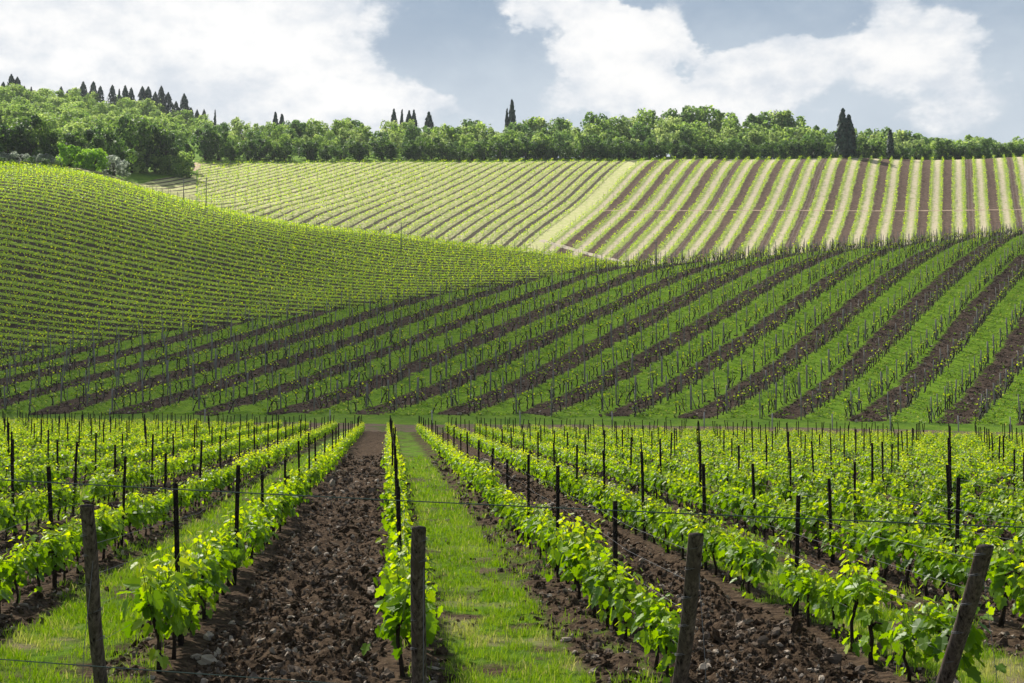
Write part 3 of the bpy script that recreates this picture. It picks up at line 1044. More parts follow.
# the rows run on past the edges of the view
far_v = [v for v in vines if (v[1], v[2]) not in near_set and in_view(np.array(v[3]), np.array(v[0]), 0.16)]
nrow = {}
for (y, k, i, x, r_) in near_v:
    nrow[k] = nrow.get(k, 0) + 1
    idx = int(r_.integers(0, 16)) if r_.random() > 0.05 else 16 + int(r_.integers(0, 2))
    z = hz1(x, y) + 0.05
    root = empty('grapevine', (x, y, z), (math.pi if r_.random() < 0.5 else 0) + r_.normal(0, 0.08), r_.uniform(0.74, 1.04) * (1.1 if y < 22 else 1.0))
    look = 'small sparse grapevine' if idx >= 16 else 'leafy grapevine'
    tag(root, '%s, %s from the front in %s' % (look, ordn(nrow[k]), row_name(k)), 'grapevine', 'leafy vines of the near vineyard')
    link('foliage', VINE_MESH[idx][0], root)
    link('trunk', VINE_MESH[idx][1], root)

# the hundreds of vines further down the rows, as one mass
ff_, fw_ = Geo(), Geo()
tmpl = []
for v in range(10):
    r_ = np.random.default_rng(300 + v)
    a_, b_ = Geo(), Geo()
    vine_geo(a_, b_, 0.85, True, r_)
    tmpl.append((np.concatenate(a_.V), np.concatenate(a_.C), a_.F, np.concatenate(b_.V), b_.F))
for v in range(10):
    sub = far_v[v::10]
    n = len(sub)
    pos = np.array([(q[3], q[0], 0.0) for q in sub])
    pos[:, 2] = hz(pos[:, 0], pos[:, 1]) + 0.05
    rm = rot_from(np.tile([[0, 0, 1.0]], (n, 1)), rng.choice([0, math.pi], n) + rng.normal(0, .1, n) + math.pi / 2)
    sc = rng.uniform(0.84, 1.02, n)
    tv, tc, tfs, bv, bfs = tmpl[v]
    # per-vine tint drift
    V = np.einsum('nij,nmj->nmi', rm, tv[None] * sc[:, None, None]) + pos[:, None]
    Cc = np.clip(tc[None] + rng.normal(0, .06, (n, 1, 1)), 0, 1)
    Fq = [(np.concatenate([f for f in tfs])[None] + (np.arange(n) * len(tv))[:, None, None]).reshape(-1, 4)]
    ff_.add(V.reshape(-1, 3), Fq, 0, Cc.reshape(-1, 3))
    Vb = (np.einsum('nij,nmj->nmi', rm, bv[None] * sc[:, None, None]) + pos[:, None]).reshape(-1, 3)
    quads = np.concatenate([f for f in bfs if f.shape[1] == 4])
    ff_.add(Vb, [(quads[None] + (np.arange(n) * len(bv))[:, None, None]).reshape(-1, 4)], 1)
struct(link('distant_grapevines', ff_.mesh('distant_grapevines', [M_LEAF, M_VINEBARK])), 'stuff')

# dark stakes of the near rows
STAKE_MESH = []
for v in range(5):
    r_ = np.random.default_rng(40 + v)
    g_ = Geo()
    w_, d_ = 0.026, 0.020
    hh = 1.68
    prof = np.array([(-w_, -d_), (w_, -d_), (w_, d_), (w_ * 0.45, d_), (w_ * 0.45, -d_ * 0.3), (-w_ * 0.45, -d_ * 0.3), (-w_ * 0.45, d_), (-w_, d_)])
    zz_ = np.array([-0.3, 0.3, 0.8, 1.2, hh])
    off = np.cumsum(r_.normal(0, 0.008, (5, 2)), axis=0)
    V = np.concatenate([np.c_[prof + off[i], np.full(8, zz_[i])] for i in range(5)])
    i_ = np.arange(4)[:, None] * 8; j_ = np.arange(8)[None]
    Q = np.stack([i_ + j_, i_ + (j_ + 1) % 8, i_ + 8 + (j_ + 1) % 8, i_ + 8 + j_], -1).reshape(-1, 4)
    g_.add(V, [Q, np.array([[32, 33, 34, 35], [39, 38, 37, 36]]), np.array([[32, 35, 36, 39]])[:, [0, 1, 2, 3]]])
    for zc in (0.62, 0.95, 1.3):       # wire notches
        tube(g_, [(off[2][0] - w_ * 1.5, off[2][1] - d_, zc), (off[2][0] + w_ * 1.5, off[2][1] - d_, zc)], 0.006, 5)
    STAKE_MESH.append(g_.mesh('stake', [M_STAKE]))
sv = [s for s in stakes if in_view(np.array(s[3]), np.array(s[0]), 0.012)]
sv.sort(key=lambda s: s[0])
sv = sv[:300] + sv[300:] + [s for s in stakes if not in_view(np.array(s[3]), np.array(s[0]), 0.012) and in_view(np.array(s[3]), np.array(s[0]), 0.16)]
n_in = min(300, sum(1 for s in sv if in_view(np.array(s[3]), np.array(s[0]), 0.012)))
nrow = {}
fs_ = Geo()
for q, (y, k, j, x, r_) in enumerate(sv):
    nrow[k] = nrow.get(k, 0) + 1
    z = hz1(x, y)
    if q < n_in:
        o = link('vineyard_stake', STAKE_MESH[int(r_.integers(0, 5))])
        o.location = (x, y, z)
        o.rotation_euler = (r_.normal(0, 0.02), r_.normal(0, 0.02), r_.uniform(-0.4, 0.4))
        o.scale = (0.92, 0.92, r_.uniform(0.86, 1.08))
        tag(o, 'thin dark stake, %s from the front in %s' % (ordn(nrow[k]), row_name(k)), 'vineyard stake', 'dark stakes along the near vine rows')
    else:
        tube(fs_, [(x, y, z - 0.2), (x + r_.normal(0, .03), y, z + 0.8), (x + r_.normal(0, .05), y, z + 1.55)], 0.03, 4)
if fs_.n:
    struct(link('distant_vineyard_stakes', fs_.mesh('distant_vineyard_stakes', [M_STAKE])), 'stuff')

# thick wooden end posts, leaning back from their rows towards the path
POST_TOP = {}


def end_post(k, dx, lbl, rad, seed, H=1.62, lean=0.78, lx=0.0):
    r_ = np.random.default_rng(seed)
    x = ROW_0 + k * ROW_S + dx
    y = 12.9 - 0.14 * x
    z = hz1(x, y)
    root = empty('end_post', (x, y, z))
    tag(root, lbl, 'wooden post', 'leaning end posts of the near rows')
    g_ = Geo()
    nz, kk = 26, 20
    zs_ = np.linspace(-0.35, H, nz)
    th = np.arange(kk) * 2 * math.pi / kk
    wob = fbm(np.cos(th)[None] * 2 + seed + 0 * zs_[:, None], np.sin(th)[None] * 2 + zs_[:, None] * 0.5, 3, seed)
    rr = rad * (1.06 - 0.05 * (zs_ / H))[:, None] * (1 + 0.16 * (wob - 0.5))
    cxs = lx * zs_ / H + 0.012 * np.sin(zs_ * 3 + seed); cys = -lean * zs_ / H
    V = np.stack([cxs[:, None] + rr * np.cos(th), cys[:, None] + rr * np.sin(th), np.repeat(zs_[:, None], kk, 1)], -1).reshape(-1, 3)
    i_ = np.arange(nz - 1)[:, None] * kk; j_ = np.arange(kk)[None]
    Q = np.stack([i_ + j_, i_ + (j_ + 1) % kk, i_ + kk + (j_ + 1) % kk, i_ + kk + j_], -1).reshape(-1, 4)
    g_.add(V, [Q], 0)
    # bevelled sawn top
    ring0 = V[-kk:]
    c0 = ring0.mean(0)
    ring1 = c0 + (ring0 - c0) * 0.90 + np.array([0, -0.006, 0.014])
    ctr = c0 + np.array([0, -0.008, 0.020 + 0.01 * r_.random()])
    b_ = np.r_[ring0, ring1, ctr[None]]
    j_ = np.arange(kk)
    g_.add(b_, [np.stack([j_, (j_ + 1) % kk, kk + (j_ + 1) % kk, kk + j_], -1), np.stack([kk + j_, kk + (j_ + 1) % kk, np.full(kk, 2 * kk)], -1)], 1)
    link('post', g_.mesh('end_post', [M_WOOD, M_ENDGRAIN], True), root)
    heights = [0.55, 0.82, 1.08, 1.34, 1.52]
    for hgt in heights:
        w_ = Geo()
        a = np.linspace(0, 2 * math.pi * 2.15, 44)
        q = hgt / H
        tube(w_, np.c_[lx * q + (rad * 1.075) * np.cos(a), -lean * q + (rad * 1.075) * np.sin(a), hgt + 0.012 * a / 6.28 + 0.016 * np.cos(a)], 0.0026, 4)
        link('wire_loop', w_.mesh('wire_loop', [M_WIRE]), root)
    g2 = Geo()   # loose tie wire hanging down to the ground anchor
    q = 1.3 / H
    tube(g2, [(lx * q + rad * 0.6, -lean * q - rad * 0.95, 1.30), (lx * q + rad * 0.5, -lean - 0.12, 0.6), (lx * q + rad * 0.4, -lean - 0.20, 0.02)], 0.0024, 4)
    link('anchor_wire', g2.mesh('anchor_wire', [M_WIRE]), root)
    POST_TOP[k] = (x, y, z, lean / H, lx / H)


end_post(-1, -0.36, 'brown wooden end post left of the ploughed strip, leaning forward', 0.058, 3, 1.78, 0.85)
end_post(0, 0.07, 'dark upright-looking wooden end post between the ploughed strip and the grass strip', 0.060, 7, 1.64, 0.85)
end_post(1, -0.05, 'grey wooden end post at the head of the row right of the grass strip', 0.064, 12, 1.63, 0.92)
end_post(2, -0.2, 'most slanted wooden end post, farthest right of the four', 0.068, 23, 1.58, 1.02, 0.02)
for k, lbl in ((-2, 'wooden end post of the second row left of the ploughed strip'), (3, 'wooden end post of the third row right of the grass strip')):
    end_post(k, 0.0, lbl, 0.07, 30 + k, 1.58)

# trellis wires of the nearest rows
def wire_obj(name, pts, r0, m_, lbl, cat, group):
    g_ = Geo()
    tube(g_, pts, r0, 4)
    return tag(link(name, g_.mesh(name, [m_])), lbl, cat, group)


LEVELS_ = [(0.56, 'lowest'), (0.90, 'second lowest'), (1.18, 'second highest'), (1.45, 'highest')]
for k in range(-4, 8):
    x0 = ROW_0 + k * ROW_S
    r_ = np.random.default_rng(900 + k)
    for hgt, nm in LEVELS_:
        pts = []
        if k in POST_TOP:
            X0, Y0, Z0, le, lxx = POST_TOP[k]
            pts.append((X0 + lxx * hgt + 0.06, Y0 - le * hgt + 0.05, Z0 + hgt))
        yq = np.arange(front_y(x0) + 3.0, 60.0, 2.5)
        for q, y in enumerate(yq):
            pts.append((x0 + r_.normal(0, 0.015), y, hz1(x0, y) + hgt * (0.97 if k in POST_TOP else 1) + (0.0 if q % 2 else -0.03) + r_.normal(0, 0.01)))
        wire_obj('trellis_wire', pts, 0.0019, M_WIRE, '%s thin trellis wire along %s' % (nm, row_name(k)), 'wire', 'trellis wires of the near rows')

# the wire fence along the near edge: two strands and two posts just outside the picture
def strand(h0, h1, lbl, sag):
    pts = []
    xs_ = np.linspace(-3.6, 5.2, 30)
    for x in xs_:
        f = (x + 3.6) / 8.8
        y = 8.6 - 0.31 * x
        pts.append((x, y, h0 + (h1 - h0) * f - sag * 4 * f * (1 - f)))
    wire_obj('fence_wire', pts, 0.0036, M_FWIRE, lbl, 'wire', 'fence wires in front of the rows')


strand(2.25, 1.98, 'upper greenish fence wire crossing in front of all the rows', 0.03)
strand(1.10, 0.90, 'lower greenish fence wire crossing in front of the end posts', 0.02)
for x, lbl in ((-3.6, 'weathered fence post at the left end of the fence wires'), (5.2, 'weathered fence post at the right end of the fence wires')):
    y = 8.6 - 0.31 * x
    root = empty('fence_post', (x, y, hz1(x, y)))
    tag(root, lbl, 'fence post')
    g_ = Geo()
    tube(g_, [(0, 0, -0.4), (0.01, 0, 0.8), (0, 0.01, 1.6), (0.0, 0.0, 2.36), (0, 0, 2.40)], [0.06, 0.058, 0.056, 0.054, 0.046], 14)
    link('post', g_.mesh('fence_post', [M_GREYWOOD], True), root)
    for zq in (1.0, 2.1):
        g_ = Geo()
        a = np.linspace(0, 12.6, 30)
        tube(g_, np.c_[0.062 * np.cos(a), 0.062 * np.sin(a), zq + 0.004 * a], 0.003, 4)
        link('wire_loop', g_.mesh('wire_loop', [M_FWIRE]), root)

# ------------------------------------------------------------------ the middle hill: posts and bare old vines
def in_poly(pts, poly):
    x, y = pts[:, 0], pts[:, 1]
    inside = np.zeros(len(pts), bool)
    x1, y1 = poly[-1]
    for x2, y2 in poly:
        c = ((y2 > y) != (y1 > y)) & (x < (x1 - x2) * (y - y2) / (y1 - y2 + 1e-12) + x2)
        inside ^= c
        x1, y1 = x2, y2
    return inside


def row_points(poly, azdeg, S, step, off=0.0, jitter=0.1, seed=0, shift=0.0):
    """points along straight rows clipped to a polygon: (x, y, row index, index along the row)"""
    a = R(azdeg)
    d = np.array([math.sin(a), math.cos(a)]); nn = np.array([math.cos(a), -math.sin(a)])
    tv, sv_ = poly @ nn, poly @ d
    out = []
    r_ = np.random.default_rng(seed)
    for k in range(int(math.floor((tv.min() + off) / S)), int(math.ceil((tv.max() + off) / S)) + 1):
        s = np.arange(math.floor(sv_.min() / step) * step, sv_.max(), step) + shift
        p = nn * (k * S - off) + d * s[:, None]
        p = p + d * r_.normal(0, jitter, len(s))[:, None] + nn * r_.normal(0, jitter * 0.3, len(s))[:, None]
        ins = in_poly(p, poly)
        p = p[ins]
        for i, q in enumerate(p):
            out.append((q[0], q[1], k, i))
    return np.array(out)


a = R(AZ_B)
# rows stand on the edges between soil and grass: soil centre at phase 0.5 of 2S
OFF_B = 0.25 * 2 * S_B
posts = row_points(POLY_B, AZ_B, S_B, 3.9, S_B * 0.5, 0.25, 1)
olds = row_points(POLY_B, AZ_B, S_B, 1.0, S_B * 0.5, 0.14, 2, 0.3)
posts = posts[in_view(posts[:, 0], posts[:, 1], 0.01)]
olds = olds[in_view(olds[:, 0], olds[:, 1], 0.01)]
krows = sorted({int(q[2]) for q in posts}, reverse=True)
kname = {k: ordn(i + 1) for i, k in enumerate(krows)}

POST_V = []
for v in range(6):
    r_ = np.random.default_rng(60 + v)
    g_ = Geo()
    lean = r_.normal(0, 0.05, 2)
    tube(g_, [(0, 0, -0.3), (lean[0] * .4, lean[1] * .4, 0.7), (lean[0], lean[1], 1.55), (lean[0] * 1.3, lean[1] * 1.3, r_.uniform(2.25, 2.85))],
         np.array([0.085, 0.080, 0.075, 0.066]) * r_.uniform(0.65, 1.2), 7)
    POST_V.append(g_.mesh('trellis_post', [M_GREYWOOD], True))
BR = Geo()
tube(BR, [(0.0, 0.05, 1.35), (0.10, 0.55, 0.6), (0.18, 1.0, -0.1)], [0.040, 0.042, 0.045], 7)
BRACE = BR.mesh('brace', [M_GREYWOOD], True)

OLD_V, OLD_G = [], []
for v in range(8):
    r_ = np.random.default_rng(80 + v)
    w_, l_ = Geo(), Geo()
    h0 = r_.uniform(0.62, 0.92)
    b = np.cumsum(r_.normal(0, 0.075, (6, 2)), axis=0); b -= b[0]
    pts = np.c_[b, np.linspace(-0.08, h0, 6)]
    tube(w_, pts, np.array([0.060, 0.048, 0.043, 0.040, 0.046, 0.050]) * r_.uniform(0.8, 1.1), 6)
    for s in (-1, 1):
        e = pts[-1] + np.array([r_.normal(0, .06), s * r_.uniform(0.25, 0.5), r_.uniform(0.02, 0.22)])
        tube(w_, [pts[-1], (pts[-1] + e) / 2 + r_.normal(0, .03, 3), e], [0.035, 0.024, 0.014], 5)
        for q in range(2):
            tip = e + np.array([r_.normal(0, .1), s * r_.uniform(-0.1, 0.2), r_.uniform(0.1, 0.32)])
            tube(w_, [e, tip], [0.010, 0.006], 4)
    k_ = Geo()
    tube(k_, [(0.05, 0.02, -.1), (0.05 + r_.normal(0, .04), 0.02, r_.uniform(1.3, 2.15))], 0.021, 5)
    n = int(r_.integers(1, 9))
    P = pts[-1] + np.c_[r_.normal(0, .12, n), r_.normal(0, .26, n), r_.uniform(-.05, .38, n)]
    scatter(l_, SV, SF, P, r_.uniform(0.10, 0.19, n), rot_from(r_.normal(size=(n, 3)) + [0, 0, .8], r_.uniform(0, 6.28, n)), 0, np.repeat(r_.uniform(.3, .85, (n, 1)), 3, 1))
    OLD_V.append(w_.mesh('old_vine_trunk', [M_VINEBARK], True))
    OLD_G.append((l_.mesh('young_leaves', [M_LEAF]) if l_.n else None, w_, l_, k_, k_.mesh('vine_stake', [M_GREYWOOD])))

# end posts of the hill rows, with a slanting brace, where the rows meet the track
BASE_D = lambda x: np.interp(x, B_low[:, 0], B_low[:, 1])
order = np.argsort(posts[:, 1])
first_seen = set()
rest = Geo()
rp = {}
for c_, q in enumerate(order):
    x, y, k, i = posts[q]
    k = int(k)
    z = hz1(x, y) + 0.04
    near_track = k not in first_seen and y < BASE_D(x) + 6
    first_seen.add(k)
    rp[k] = rp.get(k, 0) + 1
    vi = int(rng.integers(0, 6))
    if c_ < 300:
        root = empty('trellis_post', (x, y, z), rng.uniform(-0.3, 0.3), rng.uniform(0.9, 1.08))
        o = link('post', POST_V[vi], root)
        o.rotation_euler = (0, 0, rng.uniform(0, 6.28))
        if near_track:
            root.rotation_euler = (0, 0, -a)
            link('brace', BRACE, root)
            lbl = 'braced grey post at the trackside foot of the %s hillside row from the right' % kname[k]
        else:
            lbl = 'weathered grey post, %s up from foot of the %s hillside row from right' % (ordn(rp[k]), kname[k])
        tag(root, lbl, 'trellis post', 'trellis posts on the middle hillside')
    else:
        l_ = rng.normal(0, 0.06, 2)
        tube(rest, [(x, y, z - 0.2), (x + l_[0], y + l_[1], z + rng.uniform(2.1, 2.7))], 0.055, 5)
struct(link('upper_trellis_posts', rest.mesh('upper_trellis_posts', [M_GREYWOOD], True)), 'stuff')

order = np.argsort(olds[:, 1] + rng.normal(0, 0.01, len(olds)))
mass = {v: [] for v in range(8)}
rp = {}
for c_, q in enumerate(order):
    x, y, k, i = olds[q]
    if rng.random() < 0.28:
        continue
    k = int(k)
    vi = int(rng.integers(0, 8))
    z = hz1(x, y) + 0.04
    if c_ < 400:
        rp[k] = rp.get(k, 0) + 1
        root = empty('old_vine', (x, y, z), -a + rng.normal(0, .15), rng.uniform(1.1, 1.45))
        link('trunk', OLD_V[vi], root)
        link('leaves', OLD_G[vi][0], root)
        link('stake', OLD_G[vi][4], root)
        tag(root, 'gnarled dark vine, %s up from foot of the %s hillside row from right' % (ordn(rp[k]), kname.get(k, 'outermost')), 'old vine', 'old vines on the middle hillside')
    else:
        mass[vi].append((x, y, z))
om = Geo()
for v in range(8):
    P = np.array(mass[v])
    n = len(P)
    rm = rot_from(np.tile([[0, 0, 1.0]], (n, 1)), math.pi / 2 - a + rng.normal(0, .15, n))
    sc = rng.uniform(1.05, 1.4, n)
    for g_, mi in ((OLD_G[v][1], 0), (OLD_G[v][2], 1), (OLD_G[v][3], 2)):
        tv = np.concatenate(g_.V); tc = np.concatenate(g_.C)
        V = (np.einsum('nij,nmj->nmi', rm, tv[None] * sc[:, None, None]) + P[:, None]).reshape(-1, 3)
        q4 = np.concatenate([f for f in g_.F if f.shape[1] == 4])
        om.add(V, [(q4[None] + (np.arange(n) * len(tv))[:, None, None]).reshape(-1, 4)], mi, np.tile(tc, (n, 1)))
struct(link('upper_old_vines', om.mesh('upper_old_vines', [M_VINEBARK, M_LEAF, M_GREYWOOD])), 'stuff')


# tufts along the grass strips of the middle hill and leafy tufts along the far rows: masses nobody could count
def tufts(name, pts, per, spread, hgt, size, m_, tint0, tint1, stretch=None, lift=0.0):
    g_ = Geo()
    n = len(pts) * per
    p = np.repeat(pts[:, :2], per, axis=0) + rng.normal(0, spread, (n, 2))
    if stretch is not None:
        az_, L = stretch
        p += np.array([math.sin(R(az_)), math.cos(R(az_))]) * rng.uniform(-L, L, (n, 1))
    z = hz(p[:, 0], p[:, 1]) + lift + hgt * rng.random(n)
    nrm = rng.normal(0, 0.7, (n, 3)) + np.array([0, 0, 0.8])
    sz = size * rng.uniform(0.6, 1.35, n)
    scatter(g_, SV, SF, np.c_[p, z], sz, rot_from(nrm, rng.uniform(0, 6.28, n)), 0, np.repeat(rng.uniform(tint0, tint1, (n, 1)), 3, 1))
    return struct(link(name, g_.mesh(name, [m_])), 'stuff')


# the turned earth and the tufted grass of the middle hill
def b_phase(x, y):
    return np.mod((x * math.cos(R(AZ_B)) - y * math.sin(R(AZ_B))) / (2 * S_B), 1.0)


n = 190000
bb = POLY_B.min(0), POLY_B.max(0)
px_ = rng.uniform(bb[0][0], bb[1][0], n); py_ = rng.uniform(bb[0][1], bb[1][1], n)
k_ = in_poly(np.c_[px_, py_], POLY_B) & in_view(px_, py_, 0.02)
px_, py_ = px_[k_], py_[k_]
dd = np.abs(b_phase(px_, py_) - 0.5) + rng.normal(0, 0.02, len(px_))
soilm = dd < 0.205
hc = Geo()
xs_, ys_ = px_[soilm], py_[soilm]
for v in range(6):
    x_, y_ = xs_[v::6], ys_[v::6]
    tvv = IV1 * (1 + 0.3 * rng.normal(size=(len(IV1), 1)).clip(-1.3, 1.3)) * np.array([1.15, 0.9, 0.7])
    s_ = 0.035 + 0.12 * rng.random(len(x_)) ** 2
    tn = np.where(rng.random(len(x_)) < 0.05, 0.95, rng.random(len(x_)) * 0.8)
    scatter(hc, tvv, IF1, np.c_[x_, y_, hz(x_, y_) + 0.04 + s_ * 0.25], s_, rand_rot(len(x_)), 0, np.repeat(tn[:, None], 3, 1))
struct(link('hillside_clods', hc.mesh('hillside_clods', [M_CLOD])), 'stuff')
gm_ = (dd > 0.26) & (fbm(px_ * 0.6, py_ * 0.6, 3, 14) > 0.42)
ptuft = np.c_[px_[gm_], py_[gm_]]
tufts('hillside_grass_tufts', ptuft, 3, 0.12, 0.12, 0.17, M_GRASS, 0.15, 0.8, None, 0.02)
weed = soilm & (fbm(px_ * 0.8, py_ * 0.8, 3, 24) > 0.60)
tufts('hillside_weeds', np.c_[px_[weed], py_[weed]], 3, 0.12, 0.12, 0.15, M_GRASS, 0.1, 0.6, None, 0.02)

cv = row_points(POLY_C, AZ_C, S_C, 0.8, 0.0, 0.15, 5)
cv = cv[in_view(cv[:, 0], cv[:, 1], 0.02)]
cv = cv[rng.random(len(cv)) > 0.07]
tufts('left_hill_vine_rows', cv, 13, 0.15, 0.75, 0.19, M_LEAF, 0.2, 0.86, (AZ_C, 0.45), 0.2)
dv1 = row_points(POLY_D1, AZ_D, S_D, 0.9, 0.0, 0.15, 6)
dv1 = dv1[in_view(dv1[:, 0], dv1[:, 1], 0.02)]
tufts('far_green_vine_rows', dv1[rng.random(len(dv1)) > 0.1], 7, 0.18, 0.7, 0.25, M_LEAF, 0.15, 0.72, (AZ_D, 0.45), 0.25)
dv2 = row_points(POLY_D2, AZ_D, S_D, 1.0, S_D * 0.5, 0.15, 7)
dv2 = dv2[in_view(dv2[:, 0], dv2[:, 1], 0.02)]
tufts('far_striped_vine_rows', dv2[rng.random(len(dv2)) > 0.2], 9, 0.18, 0.85, 0.24, M_LEAF, 0.15, 0.72, (AZ_D, 0.4), 0.25)

# posts of the left and far hills, too many and too small to count
tp = Geo()
for poly, az_, S_, step, off, hh in ((POLY_C, AZ_C, S_C, 5.5, 0.0, 1.9), (POLY_D1, AZ_D, S_D, 6.0, 0.0, 1.9), (POLY_D2, AZ_D, S_D, 6.0, S_D * 0.5, 1.9)):
    q = row_points(poly, az_, S_, step, off, 0.3, 9)
    q = q[in_view(q[:, 0], q[:, 1], 0.02)]
    z = hz(q[:, 0], q[:, 1])
    box = np.array([(-1, -1, -.1), (1, -1, -.1), (1, 1, -.1), (-1, 1, -.1), (-1, -1, 1), (1, -1, 1), (1, 1, 1), (-1, 1, 1)], float)
    bf = np.array([(0, 1, 5, 4), (1, 2, 6, 5), (2, 3, 7, 6), (3, 0, 4, 7), (4, 5, 6, 7)])
    n = len(q)
    rm = rot_from(np.c_[rng.normal(0, .03, (n, 2)), np.ones(n)], rng.uniform(0, 3, n))
    scatter(tp, box, bf, np.c_[q[:, :2], z], np.c_[np.full(n, .022), np.full(n, .022), rng.uniform(hh * .85, hh * 1.1, n)], rm)
struct(link('far_trellis_posts', tp.mesh('far_trellis_posts', [M_GREYWOOD])), 'stuff')

# pale fence posts and wire along the track
fpts = []
for i, px in enumerate([-20, 110, 205, 330, 432, 520, 612, 704, 772, 832, 890, 958, 1010]):
    D = np.interp(px, [-20, 1024], [140.6, 118.5])
    p = at(px, 400, D)
    z = hz1(p[0], p[1])
    g_ = Geo()
    tube(g_, [(0, 0, -0.3), (0.01, 0, 0.8), (0.02 * math.sin(i), 0, 1.45)], [0.06, 0.055, 0.05], 8)
    o = link('fence_post', g_.mesh('track_fence_post', [M_CONC], True))
    o.location = (p[0], p[1], z)
    fpts.append((p[0], p[1], z + 1.2))
    tag(o, 'pale grey fence post beside the track, %s of the line from the left' % ordn(i + 1), 'fence post', 'pale fence posts along the track')
for dz, nm in ((0, 'upper'), (-0.55, 'lower')):
    wire_obj('fence_wire', [(x, y, z + dz) for x, y, z in fpts], 0.0035, M_WIRE, '%s wire strung between the pale fence posts along the track' % nm, 'wire', 'wires of the fence along the track')

# lone tall poles
for px, pyb, D, H, lbl in [(401, 253, 249, 5.6, 'lone tall dark pole standing on the left hill below the bend of the crest'), (206, 208, 284, 6.2, 'tall dark pole on the crest of the left hill'),
                           (183.5, 192, 292, 4.6, 'shorter dark pole just left of the taller crest pole'), (656, 275, 206, 5.6, 'tall grey pole among the vines on the brow of the middle hill')]:
    p = at(px, pyb, D)
    z = hz1(p[0], p[1])
    root = empty('tall_pole', (p[0], p[1], z))
    tag(root, lbl, 'pole')
    g_ = Geo()
    tube(g_, [(0, 0, -0.5), (0.01, 0, H * 0.5), (0.03, 0, H)], [0.10, 0.085, 0.07], 9)
    link('shaft', g_.mesh('pole_shaft', [M_GREYWOOD], True), root)
    g_ = Geo()
    tube(g_, [(-0.32, 0, H - 0.25), (0.36, 0, H - 0.25)], 0.035, 6)
    link('crosspiece', g_.mesh('pole_crosspiece', [M_GREYWOOD], True), root)

# ------------------------------------------------------------------ trees
TQ = np.array([(-0.5, -0.35, 0), (0.1, -0.55, .08), (0.55, 0.05, 0), (0.15, 0.5, .1), (-0.45, 0.3, 0.02)], float)
TQF = np.array([(0, 1, 2, 3, 4)])


def tree_geo(seed, nleaf=900, wr=0.5, lobes=10, leaf=0.10, trunk_h=0.28, flat=0.9, qs=1.0):
    """a broad-leaved tree one unit high"""
    r_ = np.random.default_rng(seed)
    w_, c_ = Geo(), Geo()
    lob = []
    base = np.array([0, 0, trunk_h])
    tube(w_, [(0, 0, -0.05), (r_.normal(0, .01), r_.normal(0, .01), trunk_h * .5), (r_.normal(0, .02), r_.normal(0, .02), trunk_h), (r_.normal(0, .03), r_.normal(0, .03), 0.7)], [0.034, 0.026, 0.021, 0.006], 7)
    for i in range(lobes):
        a_ = i * 2.4 + r_.normal(0, .4)
        h_ = trunk_h * 0.9 + (0.86 - trunk_h * 0.9) * ((i + 0.5) / lobes) ** 0.8
        rad = wr * (1 - abs((h_ - 0.5) / 0.62) ** 2.0) * r_.uniform(0.35, 0.8)
        p = np.array([math.cos(a_) * rad, math.sin(a_) * rad, h_])
        q = r_.uniform(0.12, 0.25) * qs * (1.0 if h_ < .75 else 0.8)
        lob.append((p, q))
        tube(w_, [(0, 0, trunk_h * r_.uniform(.7, 1.0)), p * np.array([.5, .5, 1]) * .5 + base * .35, p], [0.014, 0.009, 0.003], 5)
    P, N, C = [], [], []
    per = nleaf // lobes
    for p, q in lob:
        d = r_.normal(size=(per, 3)); d /= np.linalg.norm(d, axis=1)[:, None]
        rr = q * (0.55 + 0.5 * r_.random(per) ** 0.6)
        lump = 1 + 0.25 * np.sin(d[:, 0] * 5 + p[0] * 30) * np.sin(d[:, 1] * 5 + p[1] * 30)
        pos = p + d * (rr * lump)[:, None] * np.array([1.1, 1.1, flat])
        P.append(pos)
        N.append(d * 0.8 + r_.normal(0, .55, (per, 3)) + np.array([0, 0, 0.25]))
        tone = r_.normal(0.45, 0.16)
        C.append(np.clip(tone + r_.normal(0, .15, per), 0.02, 0.98))
    P, N, C = np.concatenate(P), np.concatenate(N), np.concatenate(C)
    k = P[:, 2] > 0.05
    P, N, C = P[k], N[k], C[k]
    P[:, 2] *= 1.0 / max(P[:, 2].max(), 1e-3)
    scatter(c_, TQ, TQF, P, leaf * r_.uniform(0.6, 1.3, len(P)), rot_from(N, r_.uniform(0, 6.28, len(P))), 0, np.repeat(C[:, None], 3, 1))
    return c_, w_


